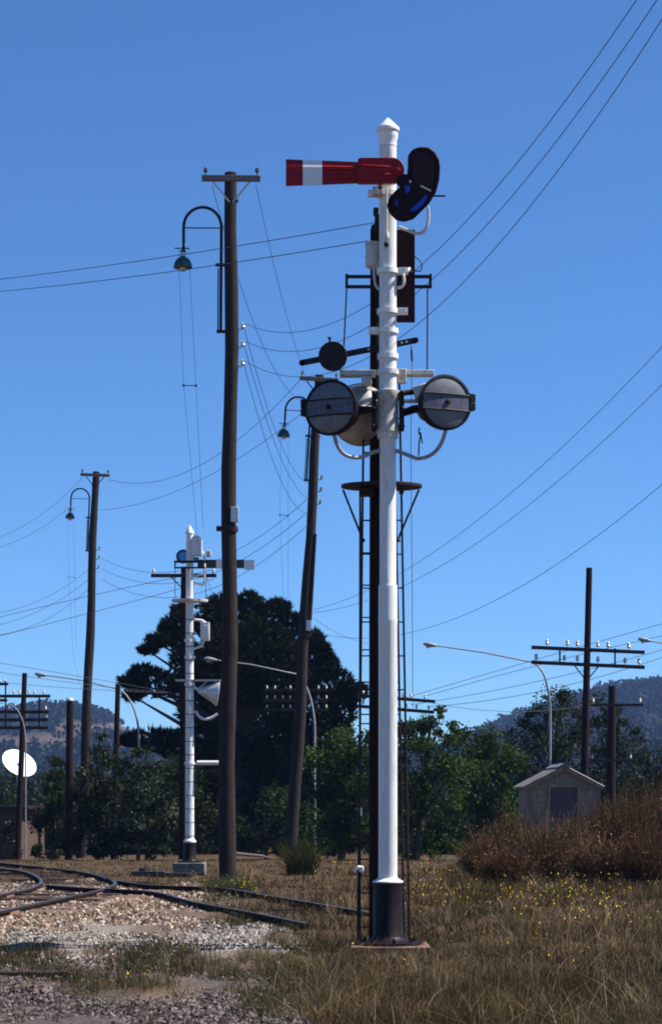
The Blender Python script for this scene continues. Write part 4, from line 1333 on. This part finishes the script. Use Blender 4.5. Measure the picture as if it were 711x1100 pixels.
wire((394, 259, 22.1), -200, 40, [(160, 295), (0, 313)], W + 'from the left edge to the tall signal, lower of the pair', 0.0052)
wire((275, 199, 40), 328, 60, [(292, 275)], W + 'from the tallest lamp pole right crossarm end to the leaning pole', 0.0058, y1=404)
wire((228, 199, 40), 361, 60, [(270, 340)], W + 'from the tallest lamp pole left crossarm end to the leaning pole', 0.0058, y1=404)
wire((261, 347, 40), 331, 60, [(304, 482)], W + 'between tallest and leaning lamp poles sides, uppermost of three', 0.006, y1=519)
wire((261, 366, 40), 331, 60, [(296, 478)], W + 'between tallest and leaning lamp poles sides, middle of three', 0.006, y1=535)
wire((261, 387, 40), 330, 60, [(291, 489)], W + 'between tallest and leaning lamp poles sides, lowest of three', 0.006, y1=551)
wire((325, 405, 60), 117, 80, [(230, 491)], W + 'from the leaning pole crossarm to the leftmost lamp pole crossarm', 0.008, y1=515)
wire((334, 436, 60), 108, 80, [(230, 508)], W + 'from the leaning pole to the leftmost lamp pole just under the crossarm', 0.008, y1=548)
wire((330, 536, 60), 110, 80, [(253, 592)], W + 'between leaning and leftmost lamp poles sides, uppermost of three', 0.008, y1=600)
wire((329, 551, 60), 110, 80, [(253, 605)], W + 'between leaning and leftmost lamp poles sides, middle of three', 0.008, y1=611)
wire((328, 566, 60), 110, 80, [(253, 621)], W + 'between leaning and leftmost lamp poles sides, lowest of three', 0.008, y1=622)
wire((89, 513, 80), -140, 62, [(40, 556), (0, 577)], W + 'from the leftmost lamp pole crossarm out of the left edge', 0.009)
wire((71, 548, 80), -140, 62, [(40, 570), (0, 588)], W + 'from beside the leftmost goose-neck lamp out of the left edge', 0.009)
wire((96, 611, 80), -140, 62, [(45, 644), (0, 658)], W + 'from the leftmost lamp pole side to the left edge, uppermost of three', 0.009)
wire((96, 622, 80), -140, 62, [(45, 655), (0, 671)], W + 'from the leftmost lamp pole side to the left edge, middle of three', 0.009)
wire((95, 633, 80), -140, 62, [(45, 668), (0, 682)], W + 'from the leftmost lamp pole side to the left edge, lowest of three', 0.009)
wire((230, 622, 66), -140, 90, [(106, 656), (0, 683)], W + 'behind the leftmost lamp pole, lower of two long ones', 0.009)
wire((230, 612, 66), -140, 90, [(106, 638), (0, 663)], W + 'behind the leftmost lamp pole, upper of two long ones', 0.009)
wire((441, 748, 66), 760, 60, [(588, 705), (711, 670)], W + 'low at right behind the crossarms, uppermost of four', 0.008)
wire((456, 748, 66), 760, 60, [(588, 712), (711, 683)], W + 'low at right behind the crossarms, second of four', 0.008)
wire((441, 757, 66), 760, 60, [(568, 734), (711, 698)], W + 'low at right behind the crossarms, third of four', 0.008)
wire((460, 759, 66), 760, 60, [(568, 745), (711, 706)], W + 'low at right behind the crossarms, lowest of four', 0.008)
wire((433, 748, 66), 640, 78, [(520, 763)], W + 'sagging nearly level toward the short thick telegraph pole', 0.009, y1=755)
wire((689, 755, 78), 800, 60, [(711, 768), (760, 790)], W + 'falling to the right edge from the short thick pole', 0.009)
wire((-20, 709, 70), 235, 90, [(60, 722), (145, 737)], W + 'over the white dish, uppermost of the set at far left', 0.009)
wire((-20, 719, 70), 235, 90, [(60, 731), (145, 741)], W + 'over the white dish, middle of the set at far left', 0.009)
wire((-20, 731, 70), 235, 90, [(60, 738), (145, 743)], W + 'over the white dish, lowest of the set at far left', 0.009)
wire((337, 664, 60), 430, 66, [(390, 690)], W + 'short and slack between the leaning pole and the tall signal ladder', 0.0058, y1=690)


# ------------------------------------------------------------------ vegetation
def leaves(name, cen, size, material, tint, parent=None, aspect=0.55, up=0.25):
    n = len(cen)
    d = rng.normal(0, 1, (n, 3))
    d /= np.linalg.norm(d, axis=1, keepdims=True)
    q = rng.normal(0, 1, (n, 3))
    q[:, 2] += up
    e = np.cross(d, q)
    e /= np.linalg.norm(e, axis=1, keepdims=True) + 1e-9
    L_ = size[:, None]
    V = np.stack([cen - d * L_ * 0.5, cen + e * L_ * aspect * 0.5 - d * L_ * 0.05, cen + d * L_ * 0.5, cen - e * L_ * aspect * 0.5 - d * L_ * 0.05], 1)
    return polymesh(name, V.reshape(-1, 3), np.arange(n * 4).reshape(n, 4), material, tint, parent)


def limb_set(root, b, ends, r0, trunk_top, material='bark', name='trunk'):
    m = MB()
    tt_ = Vector(trunk_top)
    m.tube([Vector((0, 0, -0.3)), tt_ * 0.35 + Vector((0.06, 0.03, 0)), tt_ * 0.7 + Vector((-0.05, 0, 0)), tt_], [r0, r0 * 0.8, r0 * 0.6, r0 * 0.25], 10)
    for e in ends:
        e = Vector(e)
        t = max(0.25, min(0.9, (e.z - 0.6) / max(tt_.z, 0.1) * 0.75))
        s_ = tt_ * t
        mid = s_.lerp(e, 0.55) + Vector((0, 0, 0.12 * (e - s_).length * random.uniform(-0.4, 0.6)))
        m.tube([s_, mid, e], [r0 * 0.38, r0 * 0.22, r0 * 0.06], 7)
    return m.build(name, M[material], root)


def tree(name, label, cat, px_b, d, clumps, leaf, material, dens=1.0, group=None, trunk_r=0.15, sub=9, spread=0.30, leaf_aspect=0.55):
    """clumps: (column, row, half width, half height) as seen in the picture, spread through depth as real volumes"""
    b = base_at(px_b, d)
    root = empty(name, b, label, cat, group)
    k = F / d
    cs, ends, tints = [], [], []
    xs_ = [c_[0] for c_ in clumps]
    gy = HY + (H - b.z) * k
    clumps = list(clumps) + [(q_, gy - 12 - random.uniform(0, 6), 20, 13) for q_ in np.arange(min(xs_), max(xs_) + 1, 22)]
    for cx, cy, rx, ry in clumps:
        c = P(cx, cy, d) - b
        rxm, rym = rx / k, ry / k
        rd = 0.8 * max(rxm, rym)
        c.y += random.uniform(-0.7, 0.7) * max(rxm, 0.5)
        if cy < gy - 30:
            ends.append(c)
        n_sub = max(4, int(sub * (rx * ry) / 700))
        for j in range(n_sub):
            v = rng.normal(0, 1, 3)
            v /= np.linalg.norm(v)
            rr_ = rng.uniform(0.35, 1.0) ** 0.6
            sc = np.array([c.x + v[0] * rxm * rr_, c.y + v[1] * rd * rr_, c.z + v[2] * rym * rr_])
            nl = int(dens * 1.35 * rx * ry / n_sub * rng.uniform(0.5, 1.4)) + 14
            sg = spread * min(rxm, rym) * rng.uniform(0.6, 1.5)
            pts = sc + rng.normal(0, 1, (nl, 3)) * np.array([sg, sg, sg * 0.75])
            cs.append(pts)
            tints.append(np.clip(rng.normal(0.45, 0.17, nl) + rng.normal(0, 0.16), 0, 1))
    cs = np.concatenate(cs)
    tints = np.concatenate(tints)
    keep_ = cs[:, 2] > 0.05
    cs, tints = cs[keep_], tints[keep_]
    leaves('crown', cs, leaf * 0.68 * rng.uniform(0.6, 1.3, len(cs)), material, tints, root, leaf_aspect)
    top = max(ends, key=lambda e: e.z)
    limb_set(root, b, ends, trunk_r, (top.x * 0.6, top.y * 0.5, top.z * 0.9))
    return root


def pine():
    d = 88.0
    b = base_at(255, d)
    root = empty('pine_tree', b, 'big dark pine tree with ragged spiky crown behind the distant signal', 'tree')
    k = F / d
    clumps = [(250, 668, 42, 24), (285, 665, 24, 20), (226, 664, 20, 20), (196, 672, 20, 12), (186, 690, 20, 9), (178, 686, 12, 8), (225, 710, 48, 28), (285, 712, 48, 32), (318, 692, 22, 18), (330, 714, 24, 22),
              (349, 718, 14, 18), (356, 735, 22, 18), (374, 748, 12, 14), (168, 736, 28, 16), (148, 734, 14, 10), (270, 700, 50, 30), (245, 735, 45, 28), (300, 740, 40, 28), (206, 738, 26, 15), (262, 765, 58, 32), (325, 762, 42, 28), (362, 765, 22, 22),
              (215, 762, 28, 20), (162, 794, 34, 11), (142, 797, 12, 6), (300, 654, 11, 9), (314, 668, 11, 8), (337, 688, 11, 9), (346, 700, 8, 8), (353, 712, 9, 9), (386, 744, 8, 8), (194, 657, 10, 8), (181, 676, 10, 7), (167, 689, 10, 7), (159, 699, 9, 5), (154, 722, 12, 7), (137, 733, 9, 6), (236, 647, 13, 8), (266, 644, 13, 8), (143, 748, 10, 5), (190, 800, 26, 16), (225, 800, 34, 26), (262, 815, 55, 36), (315, 818, 48, 36), (352, 802, 30, 30), (235, 862, 40, 30), (300, 860, 45, 30), (340, 850, 36, 30), (205, 845, 30, 26)]
    V, T, ends = [], [], []
    for cx, cy, rx, ry in clumps:
        c = P(cx, cy, d) - b
        c.y += random.uniform(-1, 1) * rx / k * 1.1
        ends.append(c)
        rxm, rym = rx / k, ry / k
        n = int(rx * ry * 0.5) + 60
        v = rng.normal(0, 1, (n, 3))
        v /= np.linalg.norm(v, axis=1, keepdims=True)
        rr_ = rng.uniform(0.3, 1.0, n) ** 0.5
        cen = np.array(c) + v * rr_[:, None] * np.array([rxm, rxm * 1.0, rym])
        main = v * np.array([1, 1, 0.5]) + np.array([0, 0, 0.75]) + rng.normal(0, 0.2, (n, 3))
        main /= np.linalg.norm(main, axis=1, keepdims=True)
        tn = np.clip(rng.normal(0.45, 0.2, n) + rng.normal(0, 0.18), 0, 1)
        for q in range(11):
            dr_ = main + rng.normal(0, 0.42, (n, 3))
            dr_ /= np.linalg.norm(dr_, axis=1, keepdims=True)
            ln = rng.uniform(0.14, 0.32, n)[:, None]
            sd_ = np.cross(dr_, rng.normal(0, 1, (n, 3)))
            sd_ /= np.linalg.norm(sd_, axis=1, keepdims=True) + 1e-9
            st_ = cen + dr_ * ln * rng.uniform(-0.2, 0.25, (n, 1))
            V.append(np.stack([st_ - sd_ * 0.04, st_ + sd_ * 0.04, st_ + dr_ * ln], 1))
            T.append(tn)
    V = np.concatenate(V)
    T = np.concatenate(T)
    polymesh('crown', V.reshape(-1, 3), np.arange(len(V) * 3).reshape(-1, 3), M['needle'], T, root)
    limb_set(root, b, ends, 0.42, (0.1, 0.1, (890 - 690) / k))


pine()

G1 = 'leafy trees behind the tall signal'
tree('leafy_tree', 'bright green bushy tree directly left of the tall signal, in front of the pine', 'tree', 365, 68, [(380, 800, 24, 30), (358, 815, 30, 28), (345, 842, 28, 26), (385, 845, 28, 34), (352, 872, 34, 26), (390, 880, 26, 28)], 0.20, M['leaf_mid'], 1.5, G1)
tree('leafy_tree', 'open crowned green tree just right of the tall signal, sky showing between its leaves', 'tree', 445, 66, [(440, 778, 16, 18), (455, 770, 18, 14), (474, 764, 10, 10), (468, 790, 24, 14), (492, 786, 14, 10), (430, 800, 22, 22), (455, 815, 30, 24), (488, 808, 22, 18), (440, 850, 30, 28), (475, 848, 30, 30), (420, 872, 26, 30), (415, 830, 24, 28)], 0.19, M['leaf_mid'], 1.15, G1, sub=12, spread=0.26)
tree('leafy_tree', 'rounded green tree between the tall signal and the small shed', 'tree', 515, 70, [(502, 798, 22, 16), (530, 800, 22, 18), (548, 812, 16, 16), (515, 815, 26, 22), (535, 822, 20, 22), (500, 838, 28, 26), (530, 852, 28, 26), (548, 838, 16, 22), (505, 872, 34, 24), (545, 874, 26, 22), (470, 880, 30, 20)], 0.19, M['leaf_mid'], 1.6, G1)
tree('gum_tree', 'dark gum tree behind the curved street lamp over the shed', 'tree', 590, 92, [(607, 745, 12, 12), (598, 762, 20, 16), (615, 765, 18, 18), (575, 775, 20, 14), (560, 790, 18, 16), (590, 795, 26, 24), (618, 795, 20, 24), (560, 822, 24, 24), (590, 840, 34, 30), (545, 845, 22, 26), (580, 875, 40, 22)], 0.24, M['leaf_dark'], 1.4, G1, trunk_r=0.2)
tree('gum_tree', 'dark gum tree behind the two telegraph poles at the right', 'tree', 655, 94, [(650, 762, 18, 14), (638, 778, 20, 18), (665, 778, 20, 16), (678, 795, 16, 12), (648, 808, 30, 24), (675, 822, 28, 20), (640, 845, 34, 28), (680, 852, 30, 24), (660, 880, 40, 20)], 0.24, M['leaf_dark'], 1.4, G1, trunk_r=0.2)
tree('gum_tree', 'low dark tree at the right edge above the dry bushes', 'tree', 712, 90, [(705, 825, 22, 18), (725, 812, 24, 20), (745, 830, 26, 24), (700, 855, 30, 22), (735, 865, 34, 22), (690, 880, 30, 18)], 0.24, M['leaf_dark'], 1.4, G1)

G2 = 'bushes below the lamp poles at the left'
tree('bush', 'dark green bush between the brick building and the capped post', 'bush', 55, 74, [(56, 842, 10, 16), (64, 822, 10, 12), (48, 862, 14, 18), (66, 850, 18, 26), (55, 888, 24, 18)], 0.2, M['leaf_dark'], 1.6, G2, 0.08)
tree('bush', 'grey green bush with pale flecked leaves behind the leftmost lamp pole', 'bush', 105, 73, [(105, 800, 16, 14), (98, 826, 22, 20), (118, 838, 20, 22), (95, 862, 24, 22), (120, 872, 22, 20), (108, 895, 28, 14)], 0.2, M['leaf_grey'], 1.5, G2, 0.08)
tree('bush', 'grey green flecked bush between the slim post and the distant signal', 'bush', 148, 72, [(150, 815, 18, 18), (140, 838, 20, 20), (165, 840, 20, 24), (150, 868, 26, 20), (172, 872, 20, 18), (155, 894, 30, 12)], 0.2, M['leaf_grey'], 1.5, G2, 0.08)
tree('bush', 'dark bush behind the base of the distant signal', 'bush', 195, 76, [(192, 835, 20, 20), (205, 860, 24, 22), (182, 868, 20, 20), (215, 885, 26, 16), (190, 895, 26, 12)], 0.2, M['leaf_dark'], 1.5, G2, 0.08)
tree('bush', 'dark bush in the shade of the pine beside the leaning pole', 'bush', 285, 78, [(285, 862, 24, 22), (310, 872, 24, 20), (265, 888, 22, 14), (300, 895, 28, 12), (330, 885, 24, 16)], 0.2, M['leaf_dark'], 1.4, G2, 0.08)
tree('bush', 'low pale olive bush half hiding the brick building wall', 'bush', -10, 74, [(-20, 878, 24, 16), (5, 892, 18, 10), (-40, 870, 20, 20)], 0.18, M['leaf_grey'], 1.3, G2, 0.06)


# dry shrubs in front of the shed
def dry_shrub(px, d, top_py, hw_px, label):
    b = base_at(px, d)
    root = empty('dry_shrub', b, label, 'bush', 'dry red brown shrubs in front of the shed')
    k = F / d
    hgt = H + (HY - top_py) / F * d - b.z
    hw_ = hw_px / k * 1.45
    base_t = rng.uniform(0.25, 0.6)
    n = 1150
    a = rng.uniform(0, 6.28, n)
    sp_ = np.sqrt(rng.random(n))
    tx, ty = np.cos(a) * sp_ * hw_, np.sin(a) * sp_ * hw_ * 0.9
    th = hgt * (1.0 - 0.4 * sp_ ** 2) * rng.uniform(0.45, 1.08, n) * np.where(rng.random(n) < 0.07, 1.22, 1.0)
    V, T = [], []
    wd_ = max(0.008, 0.75 / k)
    wa = rng.uniform(0, 6.28, n)
    segs = 3
    pr_ = []
    jx, jy = rng.normal(0, 0.06, (segs + 1, n)), rng.normal(0, 0.06, (segs + 1, n))
    for s_ in range(segs + 1):
        t = s_ / segs
        cx_ = tx * (0.25 + 0.75 * t) * t ** 0.6 + jx[s_] * t + tx * 0.25 * (1 - t)
        cy_ = ty * (0.25 + 0.75 * t) * t ** 0.6 + jy[s_] * t + ty * 0.25 * (1 - t)
        cz_ = th * t
        ww = wd_ * (1 - 0.6 * t) * 0.6
        pr_.append((np.stack([cx_ - np.cos(wa) * ww, cy_ - np.sin(wa) * ww, cz_], 1), np.stack([cx_ + np.cos(wa) * ww, cy_ + np.sin(wa) * ww, cz_], 1)))
    tn = np.clip(rng.normal(base_t, 0.2, n), 0, 1)
    for s_ in range(segs):
        V.append(np.stack([pr_[s_][0], pr_[s_][1], pr_[s_ + 1][1], pr_[s_ + 1][0]], 1))
        T.append(tn)
    V = np.concatenate(V)
    T = np.concatenate(T)
    polymesh('stems', V.reshape(-1, 3), np.arange(len(V) * 4).reshape(-1, 4), M['twig'], T, root)
    m = 4600
    i = rng.integers(0, n, m)
    t = rng.uniform(0.25, 1.0, m)
    cen = np.stack([tx[i] * t ** 0.8, ty[i] * t ** 0.8, th[i] * t], 1) + rng.normal(0, 0.09, (m, 3))
    cen[:, 2] = np.maximum(cen[:, 2], 0.03)
    leaves('dry_leaves', cen, rng.uniform(0.03, 0.075, m), M['twig'], np.clip(rng.normal(base_t + 0.05, 0.22, m), 0, 1), root, 0.35)


for q in [(522, 40.5, 893, 24, 'dry red brown shrub at the left end of the row, nearest the tall signal'),
          (552, 41.5, 872, 28, 'dry red brown shrub in front of the left shed corner'),
          (584, 40, 880, 28, 'dry red brown shrub under the shed door'),
          (616, 40.5, 876, 26, 'dry red brown shrub in front of the right side of the shed door'),
          (648, 42, 860, 26, 'tall dry shrub at the right corner of the shed'),
          (676, 41, 848, 30, 'tall dry shrub right of the shed under the short thick pole'),
          (706, 42, 840, 32, 'tallest dry shrub, cut by the right edge of the photo'),
          (742, 42, 842, 32, 'dry shrub beyond the right edge of the photo'),
          (694, 37, 884, 30, 'low dry shrub in front of the tallest one at right'),
          (640, 37.5, 896, 26, 'low dry shrub in front of the shed right corner'),
          (545, 38, 908, 26, 'low dry shrub in front of the left half of the shed')]:
    dry_shrub(*q)

# dark tussock by the leaning pole
ts = empty('grass_tussock', base_at(324, 44), 'dark grass tussock below the leaning lamp pole', 'tussock')
n = 700
a = rng.uniform(0, 6.28, n)
r_ = np.sqrt(rng.random(n)) * 0.32
blades('blades', r_ * np.cos(a), r_ * np.sin(a), np.zeros(n), rng.uniform(0.45, 0.95, n), np.full(n, 0.02), M['weed'], np.clip(rng.normal(0.15, 0.15, n), 0, 1), 0.5, parent=ts, kind=None)
ts2 = empty('grass_tussock', base_at(245, 35.5), 'green weedy tussock beside the overgrown rail end', 'tussock')
n = 420
a = rng.uniform(0, 6.28, n)
r_ = np.sqrt(rng.random(n)) * 0.45
blades('blades', r_ * np.cos(a), r_ * np.sin(a), np.zeros(n), rng.uniform(0.2, 0.42, n), np.full(n, 0.018), M['weed'], np.clip(rng.normal(0.6, 0.2, n), 0, 1), 0.6, parent=ts2, kind=None)

# undergrowth along the back of the flat ground
cen, tin = [], []
for i in range(330):
    d = rng.uniform(84, 112)
    px_ = rng.uniform(-200, 900)
    hh, wd_ = rng.uniform(0.8, 2.3), rng.uniform(0.7, 1.6)
    m = 330
    v = rng.normal(0, 1, (m, 3))
    v /= np.linalg.norm(v, axis=1, keepdims=True)
    v *= (rng.uniform(0.3, 1, m) ** 0.5)[:, None]
    cen.append(np.stack([X_at(px_, d) + v[:, 0] * wd_, d + v[:, 1] * wd_, -0.65 + hh * 0.45 + v[:, 2] * hh * 0.55], 1) + rng.normal(0, 0.12, (m, 3)))
    tin.append(np.clip(rng.normal(0.4, 0.2, m) + rng.normal(0, 0.2), 0, 1))
cen, tin = np.concatenate(cen), np.concatenate(tin)
cen[:, 2] = np.maximum(cen[:, 2], -0.6)
o = leaves('undergrowth', cen, rng.uniform(0.12, 0.3, len(cen)), M['leaf_dark'], tin)
tag(o, 'dark tangled undergrowth below the trees', 'undergrowth', kind='stuff')

# far woodland closing the flat ground
n = 150
cen, tin = [], []
for i in range(n):
    d = rng.uniform(115, 240)
    px_ = rng.uniform(-260, 980)
    hh = rng.uniform(3.0, 5.2) * (0.75 + 0.25 * d / 180)
    wd_ = rng.uniform(1.5, 3.2)
    bx = X_at(px_, d)
    m = 420
    v = rng.normal(0, 1, (m, 3))
    v /= np.linalg.norm(v, axis=1, keepdims=True)
    v *= (rng.uniform(0.3, 1, m) ** 0.5)[:, None]
    cc = np.stack([bx + v[:, 0] * wd_, d + v[:, 1] * wd_, -0.65 + hh * 0.5 + v[:, 2] * hh * 0.52], 1)
    cen.append(cc + rng.normal(0, 0.2, (m, 3)))
    tin.append(np.clip(rng.normal(0.4, 0.2, m) + rng.normal(0, 0.15), 0, 1))
cen = np.concatenate(cen)
tin = np.concatenate(tin)
cen[:, 2] = np.maximum(cen[:, 2], -0.6)
o = leaves('far_woodland', cen, rng.uniform(0.4, 0.8, len(cen)), M['leaf_dark'], tin)
tag(o, 'far dark scrub and trees along the foot of the hills', 'woodland', kind='stuff')


# ------------------------------------------------------------------ hills
def hills():
    skyline = [(-400, 770), (-200, 778), (0, 775), (30, 766), (60, 763), (90, 757), (112, 760), (140, 772), (172, 782), (210, 792), (300, 806), (400, 812), (470, 806), (500, 792), (528, 777), (560, 766), (600, 752), (640, 742), (680, 737), (711, 737), (780, 742), (900, 735), (1100, 760)]
    sxp, syp = zip(*skyline)
    ds = np.linspace(520, 1900, 90)
    pxs = np.linspace(-420, 1120, 420)
    D, PX = np.meshgrid(ds, pxs, indexing='ij')
    sky_h = (HY - 3.5 - 5.0 * (1 - smooth(220, 420, PX)) - np.interp(PX, sxp, syp)) / F * 1500
    prof = smooth(520, 1500, D) ** 0.9 - 0.35 * smooth(1520, 1900, D)
    Xh = (PX - CX) / F * 1500 * (0.55 + 0.45 * D / 1500)
    fold = 6 * np.sin(Xh / 90.0 + D / 130.0) + 5 * np.sin(Xh / 47.0 - D / 83.0) + 3 * np.sin(Xh / 23 + D / 41)
    Zh = -0.65 + sky_h * prof + fold * prof * (1 - prof) * 2.2
    Zh = np.where(D < 530, -6, Zh)
    V = np.stack([Xh.ravel(), D.ravel(), Zh.ravel()], 1)
    ny, nx = D.shape
    i = np.arange(ny * nx).reshape(ny, nx)
    Fc = np.stack([i[:-1, :-1].ravel(), i[1:, :-1].ravel(), i[1:, 1:].ravel(), i[:-1, 1:].ravel()], 1)[:, ::-1]
    m = mat('forested_hill_ground', (0.016, 0.020, 0.013), 1.0, scale=0.03, col2=(0.026, 0.028, 0.018), mix=(0.4, 0.6), spec=0.0)
    N, L = m.node_tree.nodes, m.node_tree.links
    at = N.new('ShaderNodeAttribute')
    at.attribute_name = 'clearing'
    mx = N.new('ShaderNodeMix')
    mx.data_type = 'RGBA'
    L.new(at.outputs['Fac'], mx.inputs['Factor'])
    src = N['Principled BSDF'].inputs['Base Color'].links[0].from_socket
    L.new(src, mx.inputs['A'])
    mx.inputs['B'].default_value = (0.085, 0.062, 0.05, 1)
    L.new(mx.outputs['Result'], N['Principled BSDF'].inputs['Base Color'])
    o = polymesh('hills', V, Fc, m, smooth_shade=True)
    # clearing on the left hill: pale paddock
    pxp, pyp = CX + F * Xh / D, HY - F * (Zh - H) / D
    wob = 4 * np.sin(Xh / 31.0) + 3 * np.sin(D / 37.0 + Xh / 50)
    cle = np.zeros_like(PX)
    for cx, cy, rx, ry in [(120, 786, 62, 7), (30, 797, 60, 6), (185, 795, 45, 7), (-60, 800, 60, 8)]:
        q = np.sqrt(((pxp + wob - cx) / rx) ** 2 + ((pyp + wob * 0.6 - cy) / ry) ** 2)
        cle = np.maximum(cle, 1 - smooth(0.75, 1.15, q))
    a_ = o.data.attributes.new('clearing', 'FLOAT', 'POINT')
    a_.data.foreach_set('value', cle.ravel().astype(np.float32))
    tag(o, None, None, kind='structure')
    # the forest on it: thousands of small crowns
    n = 13000
    ii = rng.integers(4, ny - 22, n)
    jj = rng.integers(0, nx, n)
    keep = (cle[ii, jj] < 0.35) & (PX[ii, jj] > -150) & (PX[ii, jj] < 860)
    ii, jj = ii[keep], jj[keep]
    bx = Xh[ii, jj] + rng.uniform(-3, 3, len(ii))
    by = D[ii, jj] + rng.uniform(-6, 6, len(ii))
    bz = Zh[ii, jj]
    hh = rng.uniform(5, 11, len(ii))
    wd_ = hh * rng.uniform(0.35, 0.6, len(ii))
    m_ = 22
    v = rng.normal(0, 1, (len(ii), m_, 3))
    v /= np.linalg.norm(v, axis=2, keepdims=True)
    v *= rng.uniform(0.4, 1.0, (len(ii), m_, 1))
    cen = np.stack([bx[:, None] + v[..., 0] * wd_[:, None], by[:, None] + v[..., 1] * wd_[:, None], bz[:, None] + hh[:, None] * (0.28 + 0.5 * v[..., 2])], -1).reshape(-1, 3)
    tn = np.clip(np.repeat(rng.random(len(ii)), m_) + rng.normal(0, 0.1, len(cen)), 0, 1)
    o = leaves('hill_forest', cen, rng.uniform(2.0, 3.6, len(cen)), M['hill_leaf'], tn, aspect=0.8)
    tag(o, 'dark eucalypt forest covering the far hills', 'forest', kind='stuff')


hills()

# ------------------------------------------------------------------ the air between
HAZE = 0.00014
if HAZE > 0:
    hz = MB().box((0, 970, 68), (3200, 2100, 150)).build('haze', bpy.data.materials.new('pale_blue_air'))
    hm = hz.data.materials[0]
    hm.use_nodes = True
    N, L = hm.node_tree.nodes, hm.node_tree.links
    N.remove(N['Principled BSDF'])
    vol = N.new('ShaderNodeVolumePrincipled')
    vol.inputs['Color'].default_value = (0.30, 0.50, 1.0, 1)
    vol.inputs['Density'].default_value = HAZE
    vol.inputs['Anisotropy'].default_value = 0.1
    L.new(vol.outputs[0], N['Material Output'].inputs['Volume'])
    tag(hz, 'thin blue summer haze over the far hills', 'haze', kind='stuff')
